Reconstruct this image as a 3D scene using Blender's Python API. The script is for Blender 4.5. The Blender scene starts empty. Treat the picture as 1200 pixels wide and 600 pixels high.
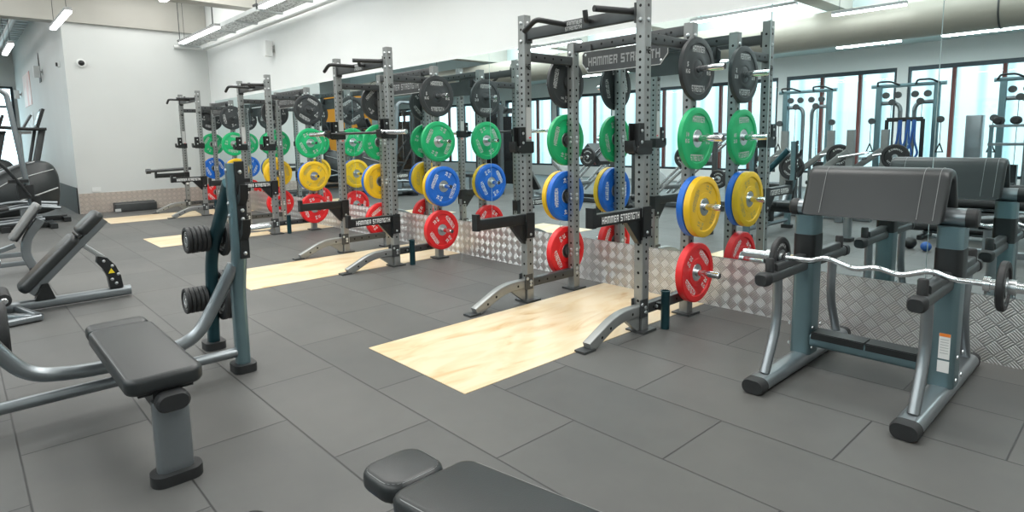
import bpy, math, random
from mathutils import Vector, Matrix
random.seed(7)
PI = math.pi
sc = bpy.context.scene
COL = sc.collection

# ------------------------------------------------------------------ materials
MATS = {}
def mat(name, col, metal=0.0, rough=0.5, var=0.06, scale=8.0, bump=0.0, bscale=60.0, spec=0.5, emit=None, estr=0.0, coat=0.0):
    if name in MATS: return MATS[name]
    m = bpy.data.materials.new(name); m.use_nodes = True
    nt = m.node_tree; b = nt.nodes['Principled BSDF']
    b.inputs['Metallic'].default_value = metal
    b.inputs['Roughness'].default_value = rough
    b.inputs['Specular IOR Level'].default_value = spec
    if coat: b.inputs['Coat Weight'].default_value = coat
    tc = nt.nodes.new('ShaderNodeTexCoord')
    nz = nt.nodes.new('ShaderNodeTexNoise'); nz.inputs['Scale'].default_value = scale; nz.inputs['Detail'].default_value = 4
    nt.links.new(tc.outputs['Object'], nz.inputs['Vector'])
    rp = nt.nodes.new('ShaderNodeValToRGB')
    a = [max(0, c*(1-var)) for c in col]; z = [min(1, c*(1+var)) for c in col]
    rp.color_ramp.elements[0].color = (*a, 1); rp.color_ramp.elements[1].color = (*z, 1)
    rp.color_ramp.elements[0].position = .3; rp.color_ramp.elements[1].position = .7
    nt.links.new(nz.outputs['Fac'], rp.inputs['Fac']); nt.links.new(rp.outputs['Color'], b.inputs['Base Color'])
    if bump:
        n2 = nt.nodes.new('ShaderNodeTexNoise'); n2.inputs['Scale'].default_value = bscale
        nt.links.new(tc.outputs['Object'], n2.inputs['Vector'])
        bp = nt.nodes.new('ShaderNodeBump'); bp.inputs['Strength'].default_value = bump; bp.inputs['Distance'].default_value = .002
        nt.links.new(n2.outputs['Fac'], bp.inputs['Height']); nt.links.new(bp.outputs['Normal'], b.inputs['Normal'])
    if emit:
        b.inputs['Emission Color'].default_value = (*emit, 1); b.inputs['Emission Strength'].default_value = estr
    MATS[name] = m
    return m

M_up = mat('upright_grey', (.285, .295, .29), .55, .36, .05)
M_blk = mat('black_metal', (.022, .024, .025), .3, .38, .1)
M_dk = mat('dark_grey_metal', (.075, .08, .082), .5, .42, .08)
M_shroud = mat('dark_plastic_shroud', (.03, .034, .035), .1, .35, .1)
M_hole = mat('hole_black', (.004, .004, .004), 0, .9)
M_chr = mat('chrome', (.78, .79, .8), 1, .16, .02)
M_steel = mat('brushed_steel', (.62, .64, .65), 1, .28, .05)
M_leath = mat('charcoal_upholstery', (.021, .024, .025), 0, .38, .08, 5, .15, 220, .5)
M_leath2 = mat('grey_upholstery', (.17, .175, .175), 0, .45, .05, 5, .15, 220)
M_rub = mat('black_rubber', (.018, .019, .02), 0, .55, .15, 20)
M_silv = mat('silver_frame_paint', (.26, .285, .30), .75, .3, .04)
M_teal = mat('graphite_frame_paint', (.165, .25, .275), .7, .3, .05)
M_tealdk = mat('dark_teal_metal', (.022, .07, .085), .6, .3, .1)
M_white = mat('white_print', (.82, .82, .8), 0, .6, .02)
M_lite = mat('pale_grey_print', (.5, .51, .5), 0, .5, .02)
M_red = mat('red_rubber', (.78, .018, .022), 0, .42, .05)
M_yel = mat('yellow_rubber', (.82, .5, .012), 0, .42, .04)
M_blue = mat('blue_rubber', (.008, .14, .6), 0, .42, .05)
M_grn = mat('green_rubber', (.006, .4, .14), 0, .42, .05)
M_bpl = mat('black_plate_rubber', (.03, .034, .036), 0, .45, .1)
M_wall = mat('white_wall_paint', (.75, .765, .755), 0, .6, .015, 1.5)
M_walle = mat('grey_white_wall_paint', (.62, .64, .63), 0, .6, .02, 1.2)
M_ceil = mat('ceiling_paint', (.58, .67, .67), 0, .8, .04, 1)
M_beam = mat('beam_paint', (.42, .41, .375), 0, .7, .03, 2)
M_duct = mat('duct_metal', (.4, .375, .32), .15, .5, .04, 3)
M_tray = mat('galvanised_tray', (.55, .58, .58), .4, .5, .06, 10)
M_led = mat('led_diffuser', (1, 1, 1), 0, .5, 0, 1, emit=(1, 1, 1), estr=9)
M_ledh = mat('led_housing', (.35, .36, .36), .4, .5, .05)
M_dim = mat('dim_grey_print', (.3, .31, .31), .1, .5, .02)
M_ydim = mat('olive_grey_print', (.42, .34, .12), 0, .5, .02)
M_sticker = mat('warning_sticker_white', (.8, .8, .78), 0, .5, .02)
M_orange = mat('orange_print', (.85, .23, .03), 0, .5, .03)
M_frame = mat('window_frame_dark', (.035, .05, .06), .3, .45, .1)
M_mull = mat('window_mullion_brown', (.12, .035, .03), .1, .5, .1)
M_stitch = mat('stitch_thread', (.3, .31, .31), 0, .7, .03)
M_yelsign = mat('yellow_sign', (.8, .62, .02), 0, .5, .03)
M_bluestrap = mat('blue_strap', (.02, .09, .3), 0, .6, .1)
M_orangewall = mat('orange_wall_paint', (.85, .36, .03), 0, .6, .03, 2)
M_gap = mat('mirror_seam_light', (.6, .68, .68), .2, .4, .03)
M_screen = mat('dark_screen', (.012, .013, .015), .1, .2, .1)

def nodes_of(m):
    return m.node_tree, m.node_tree.nodes, m.node_tree.links
def mk(nt, t, **kw):
    n = nt.nodes.new(t)
    for k, v in kw.items(): setattr(n, k, v)
    return n
def math_node(nt, op, a, b=None, c=None):
    n = nt.nodes.new('ShaderNodeMath'); n.operation = op
    for i, v in enumerate((a, b, c)):
        if v is None: continue
        if isinstance(v, (int, float)): n.inputs[i].default_value = v
        else: nt.links.new(v, n.inputs[i])
    return n.outputs[0]

# rubber tile floor, 1 x 0.5 m, running bond along the mirror wall
def floor_material():
    m = bpy.data.materials.new('rubber_tile_floor'); m.use_nodes = True
    nt = m.node_tree; b = nt.nodes['Principled BSDF']
    tc = mk(nt, 'ShaderNodeTexCoord'); sp = mk(nt, 'ShaderNodeSeparateXYZ'); nt.links.new(tc.outputs['Object'], sp.inputs[0])
    x, y = sp.outputs[0], sp.outputs[1]
    v = math_node(nt, 'MULTIPLY', math_node(nt, 'SUBTRACT', y, .1), 2.0)
    row = math_node(nt, 'FLOOR', v)
    odd = math_node(nt, 'FLOORED_MODULO', row, 2.0)
    off = math_node(nt, 'MULTIPLY', math_node(nt, 'SUBTRACT', 1.0, odd), .5)
    u = math_node(nt, 'ADD', math_node(nt, 'SUBTRACT', x, .14), off)
    fu = math_node(nt, 'PINGPONG', u, .5)
    fv = math_node(nt, 'MULTIPLY', math_node(nt, 'PINGPONG', v, .5), .5)
    dist = math_node(nt, 'MINIMUM', fu, fv)
    seam = mk(nt, 'ShaderNodeMapRange'); seam.inputs[1].default_value = .0015; seam.inputs[2].default_value = .0055
    nt.links.new(dist, seam.inputs[0])
    cmb = mk(nt, 'ShaderNodeCombineXYZ'); nt.links.new(math_node(nt, 'FLOOR', u), cmb.inputs[0]); nt.links.new(row, cmb.inputs[1])
    wn = mk(nt, 'ShaderNodeTexWhiteNoise'); nt.links.new(cmb.outputs[0], wn.inputs['Vector'])
    n1 = mk(nt, 'ShaderNodeTexNoise'); n1.inputs['Scale'].default_value = 1.1; n1.inputs['Detail'].default_value = 8; n1.inputs['Roughness'].default_value = .65
    nt.links.new(tc.outputs['Object'], n1.inputs['Vector'])
    n2 = mk(nt, 'ShaderNodeTexNoise'); n2.inputs['Scale'].default_value = 420; nt.links.new(tc.outputs['Object'], n2.inputs['Vector'])
    tot = math_node(nt, 'ADD', math_node(nt, 'MULTIPLY', wn.outputs['Value'], .22), math_node(nt, 'ADD', math_node(nt, 'MULTIPLY', n1.outputs['Fac'], .75), math_node(nt, 'MULTIPLY', n2.outputs['Fac'], .35)))
    rp = mk(nt, 'ShaderNodeValToRGB')
    rp.color_ramp.elements[0].position = .35; rp.color_ramp.elements[0].color = (.064, .066, .065, 1)
    rp.color_ramp.elements[1].position = 1.0; rp.color_ramp.elements[1].color = (.128, .125, .117, 1)
    nt.links.new(tot, rp.inputs['Fac'])
    mx = mk(nt, 'ShaderNodeMixRGB'); mx.inputs[1].default_value = (.022, .022, .022, 1)
    nt.links.new(seam.outputs[0], mx.inputs[0]); nt.links.new(rp.outputs['Color'], mx.inputs[2])
    nt.links.new(mx.outputs[0], b.inputs['Base Color'])
    b.inputs['Roughness'].default_value = .5; b.inputs['Specular IOR Level'].default_value = .45
    bp = mk(nt, 'ShaderNodeBump'); bp.inputs['Strength'].default_value = .35; bp.inputs['Distance'].default_value = .004
    nt.links.new(math_node(nt, 'ADD', seam.outputs[0], math_node(nt, 'MULTIPLY', n2.outputs['Fac'], .25)), bp.inputs['Height'])
    nt.links.new(bp.outputs['Normal'], b.inputs['Normal'])
    return m

def tread_material(name, base, axis='x', p=.066):
    """five-bar tread plate: rotated checkerboard, bars alternate direction"""
    m = bpy.data.materials.new(name); m.use_nodes = True
    nt = m.node_tree; b = nt.nodes['Principled BSDF']
    tc = mk(nt, 'ShaderNodeTexCoord'); sp = mk(nt, 'ShaderNodeSeparateXYZ'); nt.links.new(tc.outputs['Object'], sp.inputs[0])
    h = sp.outputs[0] if axis == 'x' else sp.outputs[1]; z = sp.outputs[2]
    k = .7071/p
    u = math_node(nt, 'MULTIPLY', math_node(nt, 'ADD', h, z), k)
    v = math_node(nt, 'MULTIPLY', math_node(nt, 'SUBTRACT', z, h), k)
    par = math_node(nt, 'FLOORED_MODULO', math_node(nt, 'ADD', math_node(nt, 'FLOOR', u), math_node(nt, 'FLOOR', v)), 2.0)
    fu = math_node(nt, 'FRACT', u); fv = math_node(nt, 'FRACT', v)
    def bars(t, c):  # five bars over t, ends masked by c
        s = math_node(nt, 'ABSOLUTE', math_node(nt, 'SUBTRACT', math_node(nt, 'FRACT', math_node(nt, 'MULTIPLY', t, 5.0)), .5))
        bar = mk(nt, 'ShaderNodeMapRange'); bar.inputs[1].default_value = .42; bar.inputs[2].default_value = .18; nt.links.new(s, bar.inputs[0])
        e = math_node(nt, 'ABSOLUTE', math_node(nt, 'SUBTRACT', c, .5))
        em = mk(nt, 'ShaderNodeMapRange'); em.inputs[1].default_value = .47; em.inputs[2].default_value = .40; nt.links.new(e, em.inputs[0])
        return math_node(nt, 'MULTIPLY', bar.outputs[0], em.outputs[0])
    A = bars(fu, fv); B = bars(fv, fu)
    hgt = math_node(nt, 'ADD', math_node(nt, 'MULTIPLY', A, par), math_node(nt, 'MULTIPLY', B, math_node(nt, 'SUBTRACT', 1.0, par)))
    bp = mk(nt, 'ShaderNodeBump'); bp.inputs['Strength'].default_value = .65; bp.inputs['Distance'].default_value = .004
    nt.links.new(hgt, bp.inputs['Height']); nt.links.new(bp.outputs['Normal'], b.inputs['Normal'])
    rp = mk(nt, 'ShaderNodeValToRGB')
    rp.color_ramp.elements[0].color = (*[c*.55 for c in base], 1); rp.color_ramp.elements[1].color = (*base, 1)
    lift = math_node(nt, 'ADD', math_node(nt, 'MULTIPLY', hgt, .8), math_node(nt, 'MULTIPLY', par, .2))  # brighter reflection of one bar direction painted into the base colour
    nt.links.new(lift, rp.inputs['Fac']); nt.links.new(rp.outputs['Color'], b.inputs['Base Color'])
    b.inputs['Metallic'].default_value = .85; b.inputs['Roughness'].default_value = .33
    return m

def wood_material():
    m = bpy.data.materials.new('pale_plywood'); m.use_nodes = True
    nt = m.node_tree; b = nt.nodes['Principled BSDF']
    tc = mk(nt, 'ShaderNodeTexCoord'); mp = mk(nt, 'ShaderNodeMapping'); mp.inputs['Scale'].default_value = (3.0, .9, 1)
    nt.links.new(tc.outputs['Object'], mp.inputs['Vector'])
    n = mk(nt, 'ShaderNodeTexNoise'); n.inputs['Scale'].default_value = 2.2; n.inputs['Detail'].default_value = 6; n.inputs['Distortion'].default_value = 1.2
    nt.links.new(mp.outputs[0], n.inputs['Vector'])
    rp = mk(nt, 'ShaderNodeValToRGB')
    rp.color_ramp.elements[0].position = .28; rp.color_ramp.elements[0].color = (.58, .37, .17, 1)
    rp.color_ramp.elements[1].position = .58; rp.color_ramp.elements[1].color = (.74, .61, .42, 1)
    e = rp.color_ramp.elements.new(.42); e.color = (.70, .54, .33, 1)
    nt.links.new(n.outputs['Fac'], rp.inputs['Fac']); nt.links.new(rp.outputs['Color'], b.inputs['Base Color'])
    b.inputs['Roughness'].default_value = .3
    return m

def mirror_material():
    m = bpy.data.materials.new('mirror_glass'); m.use_nodes = True
    nt = m.node_tree
    for n in list(nt.nodes): nt.nodes.remove(n)
    o = mk(nt, 'ShaderNodeOutputMaterial'); g = mk(nt, 'ShaderNodeBsdfGlossy')
    g.inputs['Roughness'].default_value = 0.0
    g.inputs['Color'].default_value = (.86, .965, .975, 1)
    nt.links.new(g.outputs[0], o.inputs['Surface'])
    return m

def glass_material():
    m = bpy.data.materials.new('window_glass'); m.use_nodes = True
    nt = m.node_tree
    for n in list(nt.nodes): nt.nodes.remove(n)
    o = mk(nt, 'ShaderNodeOutputMaterial'); g = mk(nt, 'ShaderNodeBsdfGlossy'); t = mk(nt, 'ShaderNodeBsdfTransparent'); mx = mk(nt, 'ShaderNodeMixShader')
    g.inputs['Roughness'].default_value = .02; t.inputs['Color'].default_value = (.9, .97, .98, 1); mx.inputs[0].default_value = .06
    nt.links.new(t.outputs[0], mx.inputs[1]); nt.links.new(g.outputs[0], mx.inputs[2]); nt.links.new(mx.outputs[0], o.inputs['Surface'])
    return m

def perf_material():
    m = mat('perforated_tray', (.6, .62, .62), .3, .5, .05)
    nt = m.node_tree; b = nt.nodes['Principled BSDF']
    tc = mk(nt, 'ShaderNodeTexCoord'); v = mk(nt, 'ShaderNodeTexVoronoi'); v.inputs['Scale'].default_value = 26
    nt.links.new(tc.outputs['Object'], v.inputs['Vector'])
    rp = mk(nt, 'ShaderNodeValToRGB'); rp.color_ramp.elements[0].position = .3; rp.color_ramp.elements[0].color = (.2, .21, .21, 1)
    rp.color_ramp.elements[1].position = .5; rp.color_ramp.elements[1].color = (.72, .74, .74, 1)
    nt.links.new(v.outputs['Distance'], rp.inputs['Fac']); nt.links.new(rp.outputs['Color'], b.inputs['Base Color'])
    return m

def poster_material(name, cols, scale):
    m = bpy.data.materials.new(name); m.use_nodes = True
    nt = m.node_tree; b = nt.nodes['Principled BSDF']
    tc = mk(nt, 'ShaderNodeTexCoord'); n = mk(nt, 'ShaderNodeTexNoise'); n.inputs['Scale'].default_value = scale
    nt.links.new(tc.outputs['Object'], n.inputs['Vector'])
    rp = mk(nt, 'ShaderNodeValToRGB'); rp.color_ramp.elements[0].position = .4; rp.color_ramp.elements[1].position = .6
    rp.color_ramp.elements[0].color = (*cols[0], 1); rp.color_ramp.elements[1].color = (*cols[1], 1)
    nt.links.new(n.outputs['Fac'], rp.inputs['Fac']); nt.links.new(rp.outputs['Color'], b.inputs['Base Color'])
    return m

def cladding_material():
    m = bpy.data.materials.new('white_cladding'); m.use_nodes = True
    nt = m.node_tree; b = nt.nodes['Principled BSDF']
    tc = mk(nt, 'ShaderNodeTexCoord'); w = mk(nt, 'ShaderNodeTexWave'); w.inputs['Scale'].default_value = .5; w.bands_direction = 'X'
    nt.links.new(tc.outputs['Object'], w.inputs['Vector'])
    rp = mk(nt, 'ShaderNodeValToRGB'); rp.color_ramp.elements[0].color = (.5, .63, .68, 1); rp.color_ramp.elements[1].color = (.84, .87, .88, 1)
    rp.color_ramp.elements[1].position = .4
    nt.links.new(w.outputs['Color'], rp.inputs['Fac']); nt.links.new(rp.outputs['Color'], b.inputs['Base Color'])
    return m

M_floor = floor_material()
M_tread = tread_material('tread_plate_back', (.80, .80, .79), 'x')
M_treadL = tread_material('tread_plate_left', (.74, .64, .57), 'y')
M_wood = wood_material()
M_mirror = mirror_material()
M_glass = glass_material()
M_perf = perf_material()
M_clad = cladding_material()

# ------------------------------------------------------------------ mesh helper
class MB:
    def __init__(s): s.v = []; s.f = []; s.m = []
    def add(s, vs, fs, mi=0):
        o = len(s.v); s.v += [tuple(p) for p in vs]
        for f in fs: s.f.append([i+o for i in f]); s.m.append(mi)
    def box(s, c, d, mi=0, rot=None):
        x, y, z = (q/2 for q in d)
        vs = [Vector((a*x, b*y, e*z)) for a in (-1, 1) for b in (-1, 1) for e in (-1, 1)]
        if rot is not None: vs = [rot @ p for p in vs]
        vs = [p+Vector(c) for p in vs]
        s.add(vs, [(0, 1, 3, 2), (4, 6, 7, 5), (0, 4, 5, 1), (2, 3, 7, 6), (0, 2, 6, 4), (1, 5, 7, 3)], mi)
    def sweep(s, path, sec, up=(0, 0, 1), mi=0, cap=True, scales=None):
        """sec: list of (a, b): a along side = tangent x up, b along up"""
        P = [Vector(p) for p in path]; n = len(sec); up = Vector(up); base = len(s.v)
        side_prev = None
        for i, p in enumerate(P):
            if i == 0: t = (P[1]-P[0]).normalized(); miter = 1.0
            elif i == len(P)-1: t = (P[-1]-P[-2]).normalized(); miter = 1.0
            else:
                a = (P[i]-P[i-1]).normalized(); b = (P[i+1]-P[i]).normalized(); t = (a+b)
                if t.length < 1e-6: t = a
                t.normalize(); miter = 1/max(.35, t.dot(a))
            u = up - t*up.dot(t)
            if u.length < 1e-3: u = Vector((0, 1, 0)) - t*t.y
            if u.length < 1e-3: u = Vector((1, 0, 0))
            u.normalize(); sd = t.cross(u)
            if side_prev is not None and sd.dot(side_prev) < 0: sd = -sd; u = -u
            side_prev = sd
            # miter along bend direction
            bd = None
            if 0 < i < len(P)-1:
                bd = (P[i+1]-P[i]).normalized() - (P[i]-P[i-1]).normalized()
                bd = bd.normalized() if bd.length > 1e-5 else None
            k = scales[i] if scales else 1.0
            for a, b in sec:
                off = sd*a*k + u*b*k
                if bd is not None: off = off + bd*(off.dot(bd))*(miter-1)
                s.v.append(tuple(p+off))
        for i in range(len(P)-1):
            for j in range(n):
                a = base+i*n+j; b = base+i*n+(j+1) % n
                s.f.append([a, b, b+n, a+n]); s.m.append(mi)
        if cap:
            s.f.append([base+j for j in range(n)][::-1]); s.m.append(mi)
            e = base+(len(P)-1)*n
            s.f.append([e+j for j in range(n)]); s.m.append(mi)
    def tube(s, path, r, mi=0, n=12, up=(0, 0, 1), scales=None):
        s.sweep(path, circ(r, n), up, mi, True, scales)
    def bar(s, p0, p1, w, h, up=(0, 0, 1), mi=0, r=None):
        s.sweep([p0, p1], rrect(w, h, min(w, h)*.12 if r is None else r), up, mi)
    def lathe(s, prof, axis='x', c=(0, 0, 0), n=32, mi=0, mis=None):
        """prof: list of (a, r) along axis"""
        base = len(s.v); c = Vector(c)
        for a, r in prof:
            for k in range(n):
                t = 2*PI*k/n; q, w = r*math.cos(t), r*math.sin(t)
                p = (a, q, w) if axis == 'x' else ((w, a, q) if axis == 'y' else (q, w, a))
                s.v.append(tuple(Vector(p)+c))
        for i in range(len(prof)-1):
            for k in range(n):
                a = base+i*n+k; b = base+i*n+(k+1) % n
                s.f.append([a, b, b+n, a+n]); s.m.append(mis[i] if mis else mi)
        if prof[0][1] > 1e-6: s.f.append([base+k for k in range(n)][::-1]); s.m.append(mis[0] if mis else mi)
        if prof[-1][1] > 1e-6: s.f.append([base+(len(prof)-1)*n+k for k in range(n)]); s.m.append(mis[-1] if mis else mi)
    def prism(s, pts, a0, a1, axis='x', mi=0):
        """pts polygon in the other two axes (x:(y,z), y:(x,z), z:(x,y)); extruded a0..a1"""
        n = len(pts); base = len(s.v)
        for a in (a0, a1):
            for q, w in pts:
                s.v.append((a, q, w) if axis == 'x' else ((q, a, w) if axis == 'y' else (q, w, a)))
        s.f.append([base+i for i in range(n)][::-1]); s.m.append(mi)
        s.f.append([base+n+i for i in range(n)]); s.m.append(mi)
        for i in range(n):
            j = (i+1) % n; s.f.append([base+i, base+j, base+n+j, base+n+i]); s.m.append(mi)
    def disc(s, c, nrm, r, n=8, mi=0):
        nrm = Vector(nrm); a = nrm.orthogonal().normalized(); b = nrm.cross(a)
        vs = [Vector(c)+a*r*math.cos(2*PI*k/n)+b*r*math.sin(2*PI*k/n) for k in range(n)]
        s.add(vs, [list(range(n))], mi)
    def dome(s, c, nrm, r, mi=0):
        nrm = Vector(nrm).normalized(); a = nrm.orthogonal().normalized(); b = nrm.cross(a); n = 8; base = len(s.v)
        for h, rr in ((0, 1), (.35, .9), (.6, .5)):
            for k in range(n):
                s.v.append(tuple(Vector(c)+nrm*h*r+(a*math.cos(2*PI*k/n)+b*math.sin(2*PI*k/n))*rr*r))
        for i in range(2):
            for k in range(n):
                q = base+i*n+k; w = base+i*n+(k+1) % n; s.f.append([q, w, w+n, q+n]); s.m.append(mi)
        s.f.append([base+2*n+k for k in range(n)]); s.m.append(mi)
    def pad(s, L, W, T, rc=.05, rb=.02, mi=0, mtx=None, crown=0.0):
        """upholstered slab centred on XY, z from 0 to T, round corners and rolled edges"""
        rings = []
        st = 4
        for i in range(st+1):
            a = PI/2*i/st; rings.append((rb*(1-math.sin(a)), rb*(1-math.cos(a))))
        prof = [(ins, z) for ins, z in rings] + [(ins, T-z) for ins, z in rings[::-1]]
        base = len(s.v); n = None
        for ins, z in prof:
            o = rrect(L-2*ins, W-2*ins, max(rc-ins, .004), 5); n = len(o)
            for x, y in o:
                p = Vector((x, y, z)); s.v.append(tuple(mtx @ p if mtx is not None else p))
        for i in range(len(prof)-1):
            for j in range(n):
                a = base+i*n+j; b = base+i*n+(j+1) % n; s.f.append([a, b, b+n, a+n]); s.m.append(mi)
        s.f.append([base+j for j in range(n)][::-1]); s.m.append(mi)
        e = base+(len(prof)-1)*n
        s.f.append([e+j for j in range(n)]); s.m.append(mi)
    def mesh(s, name, mats, smooth=38):
        me = bpy.data.meshes.new(name); me.from_pydata(s.v, [], s.f)
        for m in (mats if isinstance(mats, (list, tuple)) else [mats]): me.materials.append(m)
        me.polygons.foreach_set('material_index', s.m)
        me.update()
        import bmesh
        bm = bmesh.new(); bm.from_mesh(me); bmesh.ops.recalc_face_normals(bm, faces=bm.faces); bm.to_mesh(me); bm.free()
        if smooth:
            me.polygons.foreach_set('use_smooth', [True]*len(me.polygons))
            me.set_sharp_from_angle(angle=math.radians(smooth))
        return me
    def build(s, name, mats, parent=None, smooth=38, loc=None):
        return link(name, s.mesh(name, mats, smooth), parent, loc)

def circ(r, n=12): return [(r*math.cos(2*PI*k/n), r*math.sin(2*PI*k/n)) for k in range(n)]
def rrect(w, h, r, k=3):
    r = min(r, w/2*.999, h/2*.999); o = []
    for cx, cy, a0 in ((w/2-r, h/2-r, 0), (-w/2+r, h/2-r, PI/2), (-w/2+r, -h/2+r, PI), (w/2-r, -h/2+r, 3*PI/2)):
        for i in range(k+1):
            a = a0+PI/2*i/k; o.append((cx+r*math.cos(a), cy+r*math.sin(a)))
    return o
def smooth_path(pts, rad=.08, k=5):
    P = [Vector(p) for p in pts]; out = [P[0]]
    for i in range(1, len(P)-1):
        a = (P[i-1]-P[i]); b = (P[i+1]-P[i]); d = min(rad, a.length*.45, b.length*.45)
        q0 = P[i]+a.normalized()*d; q2 = P[i]+b.normalized()*d
        for j in range(k+1):
            t = j/k; out.append(q0*(1-t)**2 + P[i]*2*t*(1-t) + q2*t*t)
    out.append(P[-1]); return out

def link(name, data, parent=None, loc=None):
    o = bpy.data.objects.new(name, data); COL.objects.link(o)
    if parent is not None: o.parent = parent
    if loc is not None: o.location = loc
    return o
def tag(o, label, cat, group=None, kind=None):
    o['label'] = label; o['category'] = cat
    if group: o['group'] = group
    if kind: o['kind'] = kind
    return o
def thing(name, label, cat, loc=(0, 0, 0), rz=0, group=None):
    o = bpy.data.objects.new(name, None); COL.objects.link(o); o.empty_display_size = .1
    o.location = loc; o.rotation_euler = (0, 0, rz)
    return tag(o, label, cat, group)
def dup(o, parent=None):
    c = o.copy(); COL.objects.link(c); c.parent = parent
    for ch in list(o.children): dup(ch, c)
    return c
def struct(name, mb, m, smooth=38):
    o = mb.build(name, m, None, smooth); o['kind'] = 'structure'; return o

# lettering: glyph outlines from the built-in font, as flat thin meshes
_TX = {}
def text_geo(txt, size=1.0, off=.02, spacing=1.0, sx=1.0):
    key = (txt, size, off, spacing, sx)
    if key in _TX: return _TX[key]
    cu = bpy.data.curves.new('t', 'FONT'); cu.body = txt; cu.size = size; cu.align_x = 'CENTER'; cu.align_y = 'CENTER'
    cu.offset = off*size; cu.space_character = spacing; cu.resolution_u = 1; cu.fill_mode = 'FRONT'
    ob = bpy.data.objects.new('t', cu); COL.objects.link(ob)
    dg = bpy.context.evaluated_depsgraph_get(); dg.update()
    me = bpy.data.meshes.new_from_object(ob.evaluated_get(dg))
    vs = [(v.co.x*sx, v.co.y) for v in me.vertices]; fs = [list(p.vertices) for p in me.polygons]
    bpy.data.objects.remove(ob); bpy.data.curves.remove(cu); bpy.data.meshes.remove(me)
    _TX[key] = (vs, fs); return vs, fs
def put_text(mb, txt, size, origin, ex, ey, off=.02, spacing=1.0, sx=1.0, mi=0):
    vs, fs = text_geo(txt, size, off, spacing, sx); o = Vector(origin); ex = Vector(ex); ey = Vector(ey)
    mb.add([o+ex*x+ey*y for x, y in vs], fs, mi)
def arc_text(mb, txt, size, r, mid, step, face, x, bottom=False):
    """letters round a plate face in the YZ plane; face +1 looks along +x"""
    n = len(txt)
    for i, ch in enumerate(txt):
        k = i-(n-1)/2
        a = mid + (k*step if bottom else -k*step)
        if bottom: up = Vector((0, -math.cos(a), -math.sin(a)))
        else: up = Vector((0, math.cos(a), math.sin(a)))
        right = Vector((0, up.z, -up.y))
        pos = Vector((x, r*math.cos(a), r*math.sin(a)))
        def fl(v): return Vector((v.x, v.y*face, v.z))
        put_text(mb, ch, size, fl(pos), fl(right), fl(up), .03, 1, 1.15)

# squared block letters for the maker's lettering
BL = {'H': (1, [(0, 0, .24, 1), (.76, 0, 1, 1), (.24, .4, .76, .6)]), 'A': (1, [(0, 0, .24, 1), (.76, 0, 1, 1), (.24, .8, .76, 1), (.24, .3, .76, .48)]),
      'M': (1.35, [(0, 0, .24, 1), (1.11, 0, 1.35, 1), (.56, 0, .79, .82), (.24, .8, 1.11, 1)]), 'E': (.9, [(0, 0, .24, 1), (.24, 0, .9, .2), (.24, .4, .8, .6), (.24, .8, .9, 1)]),
      'R': (1, [(0, 0, .24, 1), (.24, .8, 1, 1), (.24, .38, .9, .56), (.76, .56, 1, .8), (.7, 0, .96, .38)]), 'S': (.95, [(0, 0, .95, .2), (0, .4, .95, .6), (0, .8, .95, 1), (0, .6, .24, .8), (.71, .2, .95, .4)]),
      'T': (.95, [(0, .8, .95, 1), (.355, 0, .595, .8)]), 'N': (1, [(0, 0, .24, 1), (.76, 0, 1, 1), (.24, .8, .76, 1)]), 'G': (1, [(0, 0, .24, 1), (.24, 0, 1, .2), (.24, .8, 1, 1), (.76, .2, 1, .55), (.5, .38, .76, .55)]), ' ': (.45, [])}
def block_text(mb, txt, w, h, origin, ex, ey, mi=0):
    """letters fitted in a w x h box centred on origin"""
    tot = sum(BL[c][0] for c in txt)+.22*(len(txt)-1); k = w/tot; x = -w/2
    o = Vector(origin); ex = Vector(ex); ey = Vector(ey)
    for ch in txt:
        wd, rs = BL[ch]
        for a, b, c, d in rs:
            q = [(x+a*k, (b-.5)*h), (x+c*k, (b-.5)*h), (x+c*k, (d-.5)*h), (x+a*k, (d-.5)*h)]
            mb.add([o+ex*u+ey*v for u, v in q], [(0, 1, 2, 3)], mi)
        x += (wd+.22)*k

# ------------------------------------------------------------------ setting
XE = -14.66; YW = 4.40; YS = 1.79; YB = -7.2; XR = 2.4; XF = -26.0; ZC = 4.6
mb = MB(); mb.box(((XF+XR)/2, (YB+YW)/2, -.05), (XR-XF+.4, YW-YB+.4, .1)); struct('floor', mb, M_floor)
mb = MB(); mb.box(((XE+XR)/2, YW+.1, ZC/2), (XR-XE+.2, .2, ZC)); struct('wall_back', mb, M_wall)
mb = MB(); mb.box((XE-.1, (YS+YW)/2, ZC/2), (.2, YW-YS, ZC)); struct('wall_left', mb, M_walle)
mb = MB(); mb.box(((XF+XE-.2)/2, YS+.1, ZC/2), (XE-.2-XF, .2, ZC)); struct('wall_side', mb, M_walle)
mb = MB(); mb.box((XR+.1, (YB+YW)/2, ZC/2), (.2, YW-YB, ZC)); struct('wall_right', mb, M_wall)
# far left wall with an opening for one wide window
mb = MB()
mb.box((XF-.1, (YB-1.2)/2, ZC/2), (.2, -1.2-YB, ZC)); mb.box((XF-.1, (1.7-1.2)/2+.0, 3.95), (.2, 2.9, 1.3))
mb.box((XF-.1, .25, .2), (.2, 2.9, .4)); mb.box((XF-.1, 1.75, ZC/2), (.2, .1, ZC))
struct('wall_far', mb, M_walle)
mb = MB()
for z in (.43, 2.65, 3.27): mb.box((XF, .25, z), (.12, 2.9, .07))
for y in (-1.16, .25, 1.67): mb.box((XF, y, 1.84), (.12, .07, 2.85))
fw = struct('window_1', mb, M_frame)
mb = MB(); mb.box((XF-.03, .25, 1.84), (.01, 2.8, 2.8)); p = mb.build('pane', M_glass, fw)
mb = MB(); mb.box(((XF+XR)/2, (YB+YW)/2, ZC+.05), (XR-XF+.4, YW-YB+.4, .1)); struct('ceiling', mb, M_ceil)
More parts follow.
